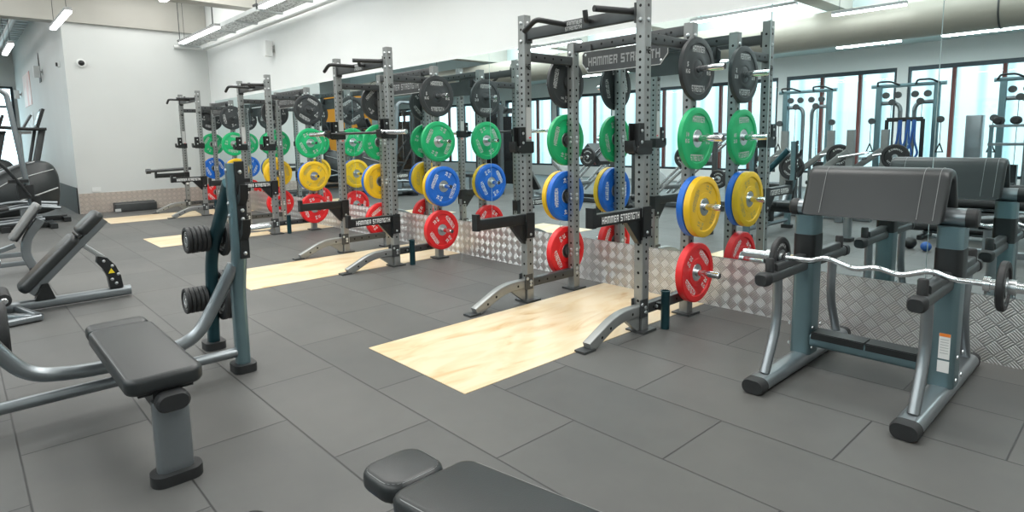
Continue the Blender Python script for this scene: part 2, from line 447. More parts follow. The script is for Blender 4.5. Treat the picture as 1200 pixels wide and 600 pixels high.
# beams running out from the mirror wall
for i, x in enumerate((XE+.02, -11.3, -7.9, -4.5, -1.1)):
    mb = MB(); mb.box((x-.12, (YB+YW)/2+.0, 3.755+(ZC-3.755)/2), (.3, YW-YB-.02, ZC-3.755)); mb.box((x-.12, (YB+YW)/2, 3.745), (.34, YW-YB-.02, .03))
    struct('trim_%d' % (i+1), mb, M_beam)
# lower soffit over the window side
mb = MB(); mb.box(((XF+XR)/2, -5.9, 3.34), (XR-XF, 2.6, .08)); mb.box(((XF+XR)/2, -4.62, 3.97), (XR-XF, .06, 1.2)); struct('trim_6', mb, M_ceil)
# decking ribs over the far left bay
mb = MB()
for k in range(26): mb.box((-15.2-k*.42, (YB+YS)/2, ZC-.06), (.12, YS-YB, .11))
for y in (1.2, -.6): mb.tube([(XE-.4, y, 3.95), (XF+.2, y, 3.95)], .05)
struct('trim_7', mb, M_tray)
# window wall with six openings, each pair of piers between
z0, z1 = .35, 2.80
wins = []
xr = -1.42+2.7
for k in range(10): wins.append((xr-2.7*k-2.70+.0, xr-2.7*k-.22))
mb = MB()
mb.box(((XF+XR)/2, YB-.1, z0/2), (XR-XF, .2, z0)); mb.box(((XF+XR)/2, YB-.1, (z1+ZC)/2), (XR-XF, .2, ZC-z1))
edges = [XR]+[e for w in wins for e in (w[1], w[0])]+[XF]
for a, b in zip(edges[0::2], edges[1::2]):
    if a-b > .01: mb.box(((a+b)/2, YB-.1, (z0+z1)/2), (a-b, .2, z1-z0))
struct('wall_front', mb, M_wall)
for i, (a, b) in enumerate(wins):
    mb = MB(); c = (a+b)/2
    mb.box((c, YB-.06, z1-.045), (b-a, .12, .09)); mb.box((c, YB-.06, z0+.03), (b-a, .1, .06))
    for x in (a+.025, b-.025): mb.box((x, YB-.06, (z0+z1)/2), (.05, .1, z1-z0))
    for q in (.345, .69): mb.box((a+(b-a)*q, YB-.06, (z0+z1)/2), (.07, .1, z1-z0-.1), 1)
    f = struct('window_%d' % (i+2), mb, [M_frame, M_mull])
    mb = MB(); mb.box((c, YB-.1, (z0+z1)/2), (b-a-.04, .006, z1-z0-.04)); mb.build('pane', M_glass, f)
# pale clad building across the yard, seen through the windows
mb = MB(); mb.box((-12, -13.2, 3), (60, .3, 7.0)); struct('wall_outside', mb, M_clad)
mb = MB(); mb.box((-12, -10.3, -.2), (60, 5.8, .1)); struct('ground_outside', mb, M_beam)

# diamond tread skirting and dark skirting
mb = MB(); mb.box(((XE+XR)/2, YW-.006, .2), (XR-XE, .012, .40)); struct('baseboard_back', mb, M_tread)
mb = MB(); mb.box((XE+.006, (YS+YW)/2, .2), (.012, YW-YS-.02, .40)); struct('baseboard_left', mb, M_treadL)
mb = MB(); mb.box(((XF+XE)/2, YS-.012, .26), (XE-XF, .02, .52)); struct('baseboard_side', mb, M_blk)
# mirror panels above the skirting
MX = [-2.0+1.03*(2-k) for k in range(16)]
ordn = ['first', 'second', 'third', 'fourth', 'fifth', 'sixth', 'seventh', 'eighth', 'ninth', 'tenth', 'eleventh', 'twelfth', 'thirteenth']
for k in range(14):
    a, b = MX[k+1], MX[k]
    if a < XE: a = XE+.01
    mb = MB(); mb.box(((a+b)/2, YW-.006, (.405+2.283)/2), (b-a-.005, .008, 2.283-.405))
    where = ('tall frameless wall mirror panel, mostly cut off by the right edge of the photo' if k == 1 else
             'tall frameless wall mirror panel outside the photo on the right' if k == 0 else
             'tall frameless wall mirror panel, %s whole one counting from the right edge of the photo' % ordn[k-2])
    tag(mb.build('mirror_panel', M_mirror), where, 'mirror', 'wall mirror panels behind the racks')
mb = MB(); mb.box(((MX[14]+MX[0])/2, YW-.0015, 1.344), (MX[0]-max(MX[14], XE), .003, 1.87)); struct('trim_8', mb, M_gap)

# lifting platforms let into the floor
RX = [-2.44, -5.654, -8.953, -12.334]
for k, (a, b, y0) in enumerate(((-3.495, -2.472, 1.911), (-6.70, -5.69, 1.93), (-9.98, -8.98, 1.93), (-13.36, -12.36, 1.93))):
    mb = MB(); mb.box(((a+b)/2, (y0+YW-.02)/2, .0005), (b-a, YW-.02-y0, .007))
    nm = ['large pale plywood lifting platform in the floor under the nearest rack', 'pale plywood lifting platform in the floor under the second nearest rack',
          'pale plywood lifting platform in the floor under the third rack', 'pale plywood lifting platform under the farthest rack by the end wall'][k]
    tag(mb.build('lifting_platform', M_wood), nm, 'platform', 'plywood lifting platforms')

# ------------------------------------------------------------------ squat racks
W2 = .572; YR_ = .585; HF = 2.33; HR = 2.175; U = .075
CACHE = {}
def cached(key, fn):
    if key not in CACHE: CACHE[key] = fn()
    return CACHE[key]
def upright_mesh(h, rear):
    mb = MB(); mb.sweep([(0, 0, .008), (0, 0, h)], rrect(U, U, .006), (0, 1, 0), 0)
    z = .12
    while z < h-.06:
        e = U/2+.0006
        for nx, ny in ((1, 0), (-1, 0), (0, 1), (0, -1)):
            mb.disc((nx*e, ny*e, z), (nx, ny, 0), .0105, 8, 1)
        z += .1 if z < .5 else (.05 if z < h-.45 else .1)
    for zz in ((h-.06, h-.2, .17) if not rear else (h-.09, .17, .34, .84, 1.34)):
        for dz in (-.02, .02) if rear and zz < h-.2 else (0,):
            mb.dome((U/2, 0, zz+dz), (1, 0, 0), .016, 2); mb.dome((-U/2, 0, zz+dz), (-1, 0, 0), .016, 2)
            mb.dome((0, -U/2, zz+dz), (0, -1, 0), .016, 2)
    mb.box((0, 0, .008), (.15, .16, .016), 3)
    return mb.mesh('upright', [M_up, M_hole, M_steel, M_dk])
def holes_bar(p0, p1, w, h, m=M_dk, step=.1, sides=True):
    mb = MB(); mb.bar(p0, p1, w, h)
    a, b = Vector(p0), Vector(p1); t = (b-a).normalized(); L = (b-a).length; s = t.cross(Vector((0, 0, 1)))
    d = step*.7
    while d < L-.04:
        for q in (1, -1): mb.disc(a+t*d+s*q*(w/2+.0006), s*q, .0105, 8, 1)
        d += step
    return mb, [m, M_hole]
def jcup_mesh(side):
    mb = MB()
    hook = [(-.04, 0), (-.14, .0), (-.155, .02), (-.155, .085), (-.138, .085), (-.13, .045), (-.06, .04), (-.052, .2), (-.039, .2)]
    mb.prism(hook, -.036, .036)
    for q in (-1, 1):
        mb.prism([(.02, -.01), (-.09, -.01), (-.13, .015), (-.1, .05), (-.1, .2), (-.045, .2), (-.04, .085), (.04, .085), (.04, -.01)], q*.040-.005, q*.040+.005)
    mb.box((0, .044, .04), (.09, .01, .09))
    for z in (.075, .15):
        for q in (-1, 1): mb.dome((q*.0455, -.072, z), (q, 0, 0), .012, 1)
    return mb.mesh('j_cup', [M_blk, M_steel])
def arm_mesh():
    mb = MB()
    mb.bar((0, .03, 0), (0, -.55, 0), .055, .085)
    mb.box((0, -.545, .02), (.06, .035, .13))
    mb.prism([(-.038, -.04), (-.038, -.21), (-.06, -.20), (-.2, -.04)], -.02, .02)
    for q in (-1, 1): mb.box((q*.042, 0, -.055), (.008, .09, .21))
    mb.box((0, .043, -.02), (.092, .008, .13)); mb.box((0, -.043, -.1), (.07, .01, .16))
    mb.dome((.046, 0, -.13), (1, 0, 0), .012, 1); mb.dome((-.046, 0, -.13), (-1, 0, 0), .012, 1)
    return mb.mesh('safety_arm', [M_blk, M_steel])
def arm_letters(s):
    mb = MB()
    block_text(mb, 'HAMMER STRENGTH', .40, .046, (s*.0285, -.27, -.002), (0, s, 0), (0, 0, 1))
    return mb.mesh('lettering', M_white, 0)
def foot_mesh():
    mb = MB()
    p = smooth_path([(0, .0, .155), (0, -.27, .155), (0, -.56, .02)], .12, 5)
    mb.sweep(p, rrect(.062, .075, .008), (0, 0, 1))
    mb.prism([(-.03, .12), (-.19, .12), (-.03, .0)], -.02, .02, 'x')
    mb.box((0, -.585, .008), (.085, .11, .016), 2)
    for y in (-.12, -.36, -.45):
        z = .155 if y > -.3 else .155+(y+.27)*.135/.29*1.0
        for q in (-1, 1): mb.disc((q*.0317, y, z-.005), (q, 0, 0), .0105, 8, 1)
    for q in (-1, 1):
        mb.box((q*.036, 0, .17), (.008, .085, .13), 2)
        mb.dome((q*.04, -.02, .2), (q, 0, 0), .014, 3); mb.dome((q*.04, .02, .14), (q, 0, 0), .014, 3)
    return mb.mesh('front_foot', [M_up, M_hole, M_dk, M_steel])
def sign_mesh():
    mb = MB(); pts = sign_pts(.42, .088, 0)
    mb.prism(pts, -.006, .006, 'y')
    return mb.mesh('sign_panel', M_dk)
def sign_pts(a, b, ins):
    a -= ins; b -= ins; c = .055
    return [(-a+c*.4, b), (a-c*.4, b), (a, b-c*.4), (a, -b+c*1.4), (a-c*1.2, -b), (-a+c*1.2, -b), (-a, -b+c*1.4), (-a, b-c*.4)]
def sign_border():
    mb = MB(); o = sign_pts(.42, .088, 0); i = sign_pts(.42, .088, .005); n = len(o)
    vs = [(x, -.0075, z) for x, z in o]+[(x, -.0075, z) for x, z in i]
    mb.add(vs, [(k, (k+1) % n, n+(k+1) % n, n+k) for k in range(n)])
    for x, z in ((-.38, .06), (.38, .06), (-.36, -.055), (.36, -.055)): mb.dome((x, -.007, z), (0, -1, 0), .011, 1)
    return mb.mesh('border', [M_lite, M_steel], 0)
def sign_letters():
    mb = MB(); block_text(mb, 'HAMMER STRENGTH', .70, .07, (0, -.008, 0), (1, 0, 0), (0, 0, 1))
    return mb.mesh('lettering', M_dim, 0)
def peg_mesh(s):
    mb = MB()
    mb.lathe([(s*.0375, .045), (s*.046, .045), (s*.0461, .024), (s*.27, .024), (s*.285, .021), (s*.2851, 0)], 'x', n=20, mis=[1, 1, 0, 0, 2])
    return mb.mesh('weight_peg', [M_chr, M_dk, M_dk])

def make_rack(k):
    xr = RX[k]; jz = (1.25, 1.39, 1.25, 1.28)[k]; az = ((.70, .835), (.60, .52), (.74, .75), (.74, .70))[k]
    lab = ['nearest grey squat rack, standing over the large plywood platform', 'second nearest squat rack, holding a barbell in its hooks',
           'third squat rack counted from the camera', 'farthest squat rack, beside the white end wall'][k]
    t = thing('squat_rack', lab, 'squat rack', (xr-W2, 3.47, 0), 0, 'squat racks along the mirror wall')
    fu = cached('uf', lambda: upright_mesh(HF, False)); ru = cached('ur', lambda: upright_mesh(HR, True))
    for sx in (-1, 1):
        link('upright', fu, t, (sx*W2, 0, 0)); link('upright', ru, t, (sx*W2, YR_, 0))
        side = cached('side%d' % 0, lambda: (lambda q: q[0].mesh('side_beam', q[1]))(holes_bar((0, U/2, 0), (0, YR_-U/2, 0), .05, .07, M_dk)))
        link('side_beam', side, t, (sx*W2, 0, 2.015))
        low = cached('low', lambda: (lambda q: q[0].mesh('base_beam', q[1]))(holes_bar((0, U/2, 0), (0, YR_-U/2, 0), .06, .072, M_dk)))
        link('base_beam', low, t, (sx*W2, 0, .155))
        link('front_foot', cached('foot', foot_mesh), t, (sx*W2, -.02, 0))
        link('j_cup', cached('jc', lambda: jcup_mesh(1)), t, (sx*W2, 0, jz))
        a = link('safety_arm', cached('arm', arm_mesh), t, (sx*W2, 0, az[0 if sx < 0 else 1]))
        link('lettering', cached('armt%d' % sx, lambda: arm_letters(sx)), a)
        for z in (.34, .84, 1.34, 1.84):
            link('weight_peg', cached('peg%d' % sx, lambda: peg_mesh(sx)), t, (sx*W2, YR_-.02, z))
        # stickers and small print on the front uprights
        if sx < 0:
            def stick():
                m = MB(); m.box((0, 0, 0), (.002, .045, .09), 0); m.box((.0008, 0, .05), (.002, .045, .014), 1)
                return m.mesh('warning_label', [M_sticker, M_orange], 0)
            def strip():
                m = MB(); m.box((0, 0, 0), (.002, .055, .26), 0); m.box((.0008, .012, -.115), (.002, .025, .012), 1)
                return m.mesh('height_strip', [M_lite, M_red], 0)
            link('warning_label', cached('st', stick), t, (sx*W2+U/2, 0, .59)); link('height_strip', cached('strip', strip), t, (sx*W2+U/2, 0, 1.48))
        def hs():
            m = MB(); block_text(m, 'HS', .05, .045, (0, 0, 0), (0, 1, 0), (0, 0, 1)); return m.mesh('lettering', M_hole, 0)
        link('lettering', cached('hs', hs), t, (sx*W2+U/2+.0012, 0, 1.93))
    # top front beam with pull-up handles
    def ftop():
        m = MB(); m.bar((-W2+U/2, 0, 0), (W2-U/2, 0, 0), .045, .085)
        for s in (-1, 1): m.box((s*(W2-U/2-.008), -.0, 0), (.012, .075, .13))
        return m.mesh('front_crossbeam', M_dk)
    link('front_crossbeam', cached('ft', ftop), t, (0, 0, 2.18))
    def flogo():
        m = MB(); block_text(m, 'HAMMER', .16, .028, (0, 0, .018), (1, 0, 0), (0, 0, 1)); block_text(m, 'STRENGTH', .16, .028, (0, 0, -.018), (1, 0, 0), (0, 0, 1))
        return m.mesh('lettering', M_lite, 0)
    link('lettering', cached('fl', flogo), t, (-.03, -.0232, 2.18))
    def h1():
        m = MB(); m.tube(smooth_path([(-.117, -.02, 2.198), (-.12, -.32, 2.20), (-.245, -.32, 2.133)], .04), .019, n=10); return m.mesh('pull_up_handle', M_rub)
    def h2():
        m = MB(); m.tube(smooth_path([(.114, -.02, 2.19), (.16, -.105, 2.175), (.16, -.115, 2.245)], .025), .019, n=10); return m.mesh('pull_up_handle', M_rub)
    def h3():
        m = MB(); m.tube([(.50, -.02, 2.193), (.41, -.32, 2.19)], .021, n=10); return m.mesh('pull_up_handle', M_rub)
    for kx, fn in (('h1', h1), ('h2', h2), ('h3', h3)): link('pull_up_handle', cached(kx, fn), t)
    def rtop():
        q = holes_bar((-W2+U/2, 0, 0), (W2-U/2, 0, 0), .05, .075, M_dk, .11); return q[0].mesh('rear_crossbeam', q[1])
    link('rear_crossbeam', cached('rt', rtop), t, (0, YR_, 2.125))
    sp = link('sign_panel', cached('sg', sign_mesh), t, (0, YR_-.05, 1.985))
    link('border', cached('sb', sign_border), sp); link('lettering', cached('sl', sign_letters), sp)
    def br():
        m = MB()
        for s in (-1, 1): m.box((s*.36, .03, .07), (.05, .05, .14))
        return m.mesh('sign_bracket', M_dk)
    link('sign_bracket', cached('br', br), t, (0, YR_-.05, 1.985))
    def hold():
        m = MB(); m.lathe([(.0, 0), (.0, .031), (.26, .031), (.265, .034), (.275, .034), (.2751, .026), (.05, .026), (.05, 0)], 'z', n=20); return m.mesh('bar_holder', M_tealdk)
    def holdb():
        m = MB(); m.box((-.06, 0, .155), (.07, .04, .05)); m.dome((-.06, -.02, .155), (0, -1, 0), .014, 1); return m.mesh('bracket', [M_blk, M_steel])
    h = link('bar_holder', cached('hd', hold), t, (W2+.1, .15, .002)); link('bracket', cached('hb', holdb), h)
    if k == 3:
        m = MB(); m.tube([(-W2-.02, .1, .86), (-W2-.14, -.62, .83)], .03, n=12); m.lathe([(-.08, 0), (-.08, .05), (.0, .05), (.0, 0)], 'y', (-W2-.145, -.6, .83), 14)
        m.build('dip_handle', M_dk, t)
    return t
racks = [make_rack(k) for k in range(4)]

# ------------------------------------------------------------------ bumper plates
def plate_mesh(mt, th):
    h = th/2; mb = MB()
    # axis x; rim lip, recessed face, inner boss, steel insert
    half = [(h*.55, .0255), (h*.62, .03), (h*.62, .062)]
    prof = [(-h*.62, .027), (-h*.62, .068), (-h*.74, .070), (-h*.74, .105), (-h*.66, .108), (-h*.66, .176), (-h, .182), (-h, .217), (-h*.82, .225)]
    prof = prof + [(-a, r) for a, r in prof[::-1]] + [prof[0]]
    mb.lathe([(-.001+0*0, 0)][:0]+prof, 'x', n=56)
    mb.f.pop(); mb.m.pop(); mb.f.pop(); mb.m.pop()
    return mb.mesh('bumper_plate', mt, 32)
def hub_mesh(th, m=None):
    h = th/2; mb = MB()
    prof = [(-h*.68, .0265), (-h*.68, .064), (-h*.60, .066), (h*.60, .066), (h*.68, .064), (h*.68, .0265)]
    mb.lathe(prof+[prof[0]], 'x', n=32); mb.f.pop(); mb.m.pop(); mb.f.pop(); mb.m.pop()
    return mb.mesh('hub_insert', m or M_steel)
def letters_mesh(kg, th, m):
    mb = MB(); x = th/2*.66+.0012
    for f in (1, -1):
        block_text(mb, 'HAMMER', .165, .046, (f*x, 0, .140), (0, f, 0), (0, 0, 1))
        block_text(mb, 'STRENGTH', .175, .046, (f*x, 0, -.140), (0, f, 0), (0, 0, 1))
        for a in (0, PI):
            o = Vector((f*x, .142*math.cos(a)*1.0, 0))
            put_text(mb, kg, .046, o+Vector((0, 0, .024)), (0, f, 0), (0, 0, 1), .03)
            put_text(mb, 'KG', .04, o+Vector((0, 0, -.024)), (0, f, 0), (0, 0, 1), .03)
    return mb.mesh('lettering', m, 0)
KINDS = {'black': (M_bpl, .035, '5', M_lite), 'green': (M_grn, .042, '10', M_lite), 'yellow': (M_yel, .055, '15', M_ydim), 'blue': (M_blue, .055, '20', M_white), 'red': (M_red, .062, '25', M_white)}
PROTO = {}
RNAME = ['the nearest rack', 'the second rack', 'the third rack', 'the farthest rack']
LV = {.34: 'bottom', .84: 'lower middle', 1.34: 'upper middle', 1.84: 'top'}
def place_plate(kind, rack, side, z, off, spin, note=''):
    mt, th, kg, lm = KINDS[kind]
    lab = '%s bumper plate%s on the %s %s peg of %s' % (kind, note, LV[z], 'right' if side > 0 else 'left', RNAME[rack])
    grp = 'bumper plates stored on the racks'
    if kind not in PROTO:
        t = link('bumper_plate', plate_mesh(mt, th)); link('hub_insert', hub_mesh(th, M_bpl if kind == 'black' else None), t); link('lettering', letters_mesh(kg, th, lm), t)
        PROTO[kind] = t
    else: t = dup(PROTO[kind])
    tag(t, lab, 'weight plate', grp)
    xr = RX[rack] if side > 0 else RX[rack]-2*W2
    t.location = (xr+side*(.047+off+th/2), 3.47+YR_-.02, z-.0015); t.rotation_euler = (spin, 0, 0)
    return t
mids = {(0, 1): ('blue', 'yellow'), (0, -1): ('blue', 'yellow'), (1, 1): ('yellow', 'blue'), (1, -1): ('yellow', 'blue'),
        (2, 1): ('blue', 'yellow'), (2, -1): ('yellow', 'yellow'), (3, 1): ('blue', 'yellow'), (3, -1): ('blue', 'yellow')}
sp = {(0, 1): (.0, -.05, .75, -.75), (0, -1): (1.35, 1.3, 1.6, -1.1), (1, 1): (.0, 1.1, .7, 2.2), (1, -1): (.8, .3, 1.6, .6)}
for r in range(4):
    for s in (1, -1):
        a = sp.get((r, s)) or tuple(random.uniform(-1.5, 1.5) for _ in range(4))
        place_plate('black', r, s, 1.84, .004, a[0]); place_plate('green', r, s, 1.34, .004, a[1])
        i, o = mids[(r, s)]
        same = i == o
        place_plate(i, r, s, .84, .003, a[2], ', inner of two,')
        place_plate(o, r, s, .84, .061, a[2]+.4, ', outer of two,')
        place_plate('red', r, s, .34, .004, a[3])

# ------------------------------------------------------------------ barbell in the second rack
def barbell(loc, lab):
    t = thing('barbell', lab, 'barbell', loc)
    mb = MB(); mb.lathe([(-.66, 0), (-.66, .014), (.66, .014), (.66, 0)], 'x', n=14); mb.build('shaft', M_blk, t)
    for s in (-1, 1):
        mb = MB(); mb.lathe([(s*.655, 0), (s*.655, .036), (s*.685, .036), (s*.686, .025), (s*1.09, .025), (s*1.1, .022), (s*1.1, 0)], 'x', n=18); mb.build('sleeve', M_chr, t)
    return t
barbell((RX[1]-W2-.08, 3.47-.095, 1.39+.057), 'steel barbell lying in the hooks of the second nearest rack')

# ------------------------------------------------------------------ double preacher curl bench
def preacher():
    t = thing('preacher_curl_bench', 'double-sided preacher curl bench with dark folded pad, in front of the right mirrors', 'curl bench', (-1.05, 3.65, 0))
    for s in (-1, 1):
        x = s*.347
        mb = MB(); mb.sweep([(x, -.60, .042), (x, .58, .042)], rrect(.115, .075, .036, 5), (0, 0, 1)); f = mb.build('foot_rail', M_silv, t)
        for y0, y1 in ((-.665, -.598), (.578, .635)):
            mb = MB(); mb.sweep([(x, y0, .040), (x, y0+.02*(1 if y0 < 0 else 0), .040), (x, y1, .040)], rrect(.122, .08, .038, 5), (0, 0, 1), 0, True, [.9 if y0 < 0 else 1, 1, 1 if y0 < 0 else .9]); mb.build('end_cap', M_rub, f)
        mb = MB(); mb.sweep([(x, 0, .072), (x, 0, .895)], rrect(.115, .15, .03, 5), (0, 1, 0)); pst = mb.build('post', M_teal, t)
        mb = MB(); mb.sweep([(x, 0, .62), (x, 0, .785)], rrect(.121, .156, .032, 5), (0, 1, 0)); mb.build('post_sleeve', M_blk, pst)
        mb = MB()
        for y in (-.08, .08):
            for dx in (-.065, .065): mb.dome((x+dx, y*.7, .12), (1 if dx > 0 else -1, 0, 0), .011); mb.dome((x+dx, y*.7, .24), (1 if dx > 0 else -1, 0, 0), .011)
        mb.build('bolt', M_steel, pst)
        # bar rest
        mb = MB(); mb.sweep([(x, -.55, .605), (x, .55, .605)], rrect(.066, .06, .02, 4), (0, 0, 1)); mb.sweep([(x, -.46, .65), (x, -.08, .65)], rrect(.05, .045, .01), (0, 0, 1)); mb.sweep([(x, .08, .65), (x, .46, .65)], rrect(.05, .045, .01), (0, 0, 1))
        r = mb.build('bar_rest', M_dk, t)
        for y in (-1, 1):
            mb = MB(); mb.sweep([(x, y*.545, .605), (x, y*.59, .605), (x, y*.605, .605)], rrect(.076, .07, .025, 4), (0, 0, 1), 0, True, [1, 1, .8]); mb.build('end_cap', M_rub, r)
            mb = MB(); mb.lathe([(.63, 0), (.63, .023), (.70, .023), (.708, .018), (.708, 0)], 'z', (x, y*.5, 0), 14); mb.build('stop_peg', M_rub, r)
            mb = MB(); mb.tube(smooth_path([(x, y*.40, .585), (x, y*.385, .33), (x, y*.52, .075)], .14, 6), .026, n=14); mb.build('strut', M_silv, t)
    mb = MB(); mb.lathe([(-.405, 0), (-.405, .046), (.405, .046), (.405, 0)], 'x', (0, 0, .937), 20); hb = mb.build('pad_support_tube', M_silv, t)
    for s in (-1, 1):
        mb = MB(); mb.lathe([(s*.40, 0), (s*.40, .0485), (s*.44, .0485), (s*.449, .04), (s*.449, 0)], 'x', (0, 0, .937), 20); mb.build('end_cap', M_rub, hb)
    mb = MB(); mb.sweep([(-.29, -.01, .165), (.29, -.01, .165)], rrect(.12, .075, .02), (0, 0, 1)); fr = mb.build('cross_brace', M_teal, t)
    mb = MB()
    for a, b in ((-.28, -.005), (.005, .28)): mb.box(((a+b)/2, -.02, .21), (b-a, .11, .016)); mb.box(((a+b)/2, -.075, .196), (b-a, .01, .035))
    mb.build('brace_cover', M_blk, fr)
    # folded pad: outer arch + inner arch swept in x with softened ends
    def arch(grow):
        o = []
        oy, iy = .165+grow, .115-grow; top = 1.18+grow; zb = .915-grow
        out = smooth_path([(0, -oy, zb), (0, -.062-grow*.5, top), (0, .062+grow*.5, top), (0, oy, zb)], .07, 7)
        inn = smooth_path([(0, iy, zb), (0, .034, top-.06-2*grow), (0, -.034, top-.06-2*grow), (0, -iy, zb)], .03, 4)
        return [(p.y, p.z) for p in out]+[(p.y, p.z) for p in inn]
    mb = MB(); xs = [(-.336, -.022), (-.331, -.010), (-.320, -.003), (-.306, 0), (.306, 0), (.320, -.003), (.331, -.010), (.336, -.022)]
    n = len(arch(0)); base = 0
    for x, g in xs:
        for y, z in arch(g): mb.v.append((x, y, z))
    for i in range(len(xs)-1):
        for j in range(n): a = i*n+j; b = i*n+(j+1) % n; mb.f.append([a, b, b+n, a+n]); mb.m.append(0)
    for i in (0, len(xs)-1):
        m_out = n//2
        no = n-16 if False else None
    # end caps as quads between outer and inner curve
    no = len(smooth_path([(0, 0, 0), (0, 1, 1), (0, 2, 1), (0, 3, 0)], .07, 7)); ni = n-no
    for i in (0, len(xs)-1):
        o = i*n
        for j in range(no-1):
            a = o+j; b = o+j+1
            qa = o+no+ni-1-round(j*(ni-1)/(no-1)); qb = o+no+ni-1-round((j+1)*(ni-1)/(no-1))
            f = [a, b, qb] if qa == qb else [a, b, qb, qa]
            mb.f.append(f); mb.m.append(0)
    pad = mb.build('arm_pad', M_leath, t, 50)
    mb = MB()
    out = smooth_path([(0, -.166, .93), (0, -.0625, 1.1805), (0, .0625, 1.1805), (0, .166, .93)], .07, 7)
    for x in (-.235, .225, .293): mb.tube([(x, p.y*1.004, p.z+.001) for p in out], .0012, n=5)
    mb.build('stitching', M_stitch, pad)
    # labels on the right post
    mb = MB(); mb.box((.36, -.0765, .29), (.048, .002, .13), 0); mb.box((.36, -.0772, .348), (.046, .002, .016), 1); mb.box((.36, -.0765, .185), (.05, .002, .06), 0)
    for k in range(6): mb.box((.36, -.0772, .325-.014*k), (.036, .0015, .004), 2)
    w = mb.build('warning_label', [M_sticker, M_orange, M_lite], t, 0)
    w['label'] = 'white warning label with an orange band on the right post'
    return t
preacher()
def ez_bar():
    t = thing('ez_curl_bar', 'chrome zigzag curl bar lying across the preacher bench rests', 'curl bar', (-.945, 3.325, .687))
    mb = MB()
    mb.tube(smooth_path([(-.44, 0, 0), (-.31, 0, 0), (-.235, -.01, .032), (-.10, .01, -.018), (0, 0, .012), (.10, .01, -.018), (.235, -.01, .032), (.31, 0, 0), (.44, 0, 0)], .04, 5), .0135, n=12)
    mb.build('shaft', M_chr, t)
    for s in (-1, 1):
        mb = MB(); mb.lathe([(s*.43, 0), (s*.43, .033), (s*.455, .033), (s*.456, .024), (s*.68, .024), (s*.68, 0)], 'x', n=16); mb.build('sleeve', M_chr, t)
        mb = MB(); mb.lathe([(s*.518, .024), (s*.518, .034), (s*.545, .034), (s*.545, .024)], 'x', n=16); mb.build('collar', M_steel, t)
ez_bar()
def small_plate_mesh(r, th):
    mb = MB(); h = th/2
    prof = [(-h*.7, .026), (-h*.7, .045), (-h*.4, .05), (-h*.4, r*.72), (-h, r*.76), (-h, r*.94), (-h*.6, r)]
    prof = prof+[(-a, q) for a, q in prof[::-1]]+[prof[0]]
    mb.lathe(prof, 'x', n=40); mb.f.pop(); mb.m.pop(); mb.f.pop(); mb.m.pop()
    return mb.mesh('weight_plate', M_rub, 30)
SP = {}
def small_plate(r, th, loc, rot, lab, grp, chrome=True, letters=None):
    key = (r, th, chrome)
    if key not in SP:
        t = link('weight_plate', small_plate_mesh(r, th))
        mb = MB()
        prof = [(-th*.4, .0255), (-th*.4, .042), (th*.4, .042), (th*.4, .0255)]
        mb.lathe(prof+[prof[0]], 'x', n=24); mb.f.pop(); mb.m.pop(); mb.f.pop(); mb.m.pop()
        mb.build('hub_insert', M_steel, t)
        mb = MB()
        for f in (1, -1):
            x = f*(th/2*.4+.001)
            sz = r*.2
            arc_text(mb, 'HAMMER', sz, r*.6, PI/2, .3, f, x); arc_text(mb, 'STRENGTH', sz, r*.6, -PI/2, .27, f, x, True)
        mb.build('lettering', M_lite, t, 0)
        SP[key] = t
    else: t = dup(SP[key])
    tag(t, lab, 'weight plate', grp); t.location = loc; t.rotation_euler = rot
    return t
small_plate(.112, .03, (-.945-.475, 3.325, .687), (0, 0, 0), 'small black plate on the left end of the zigzag curl bar', 'plates on the curl bar')
small_plate(.112, .03, (-.945+.50, 3.325, .687), (.6, 0, 0), 'small black plate on the right end of the zigzag curl bar', 'plates on the curl bar')

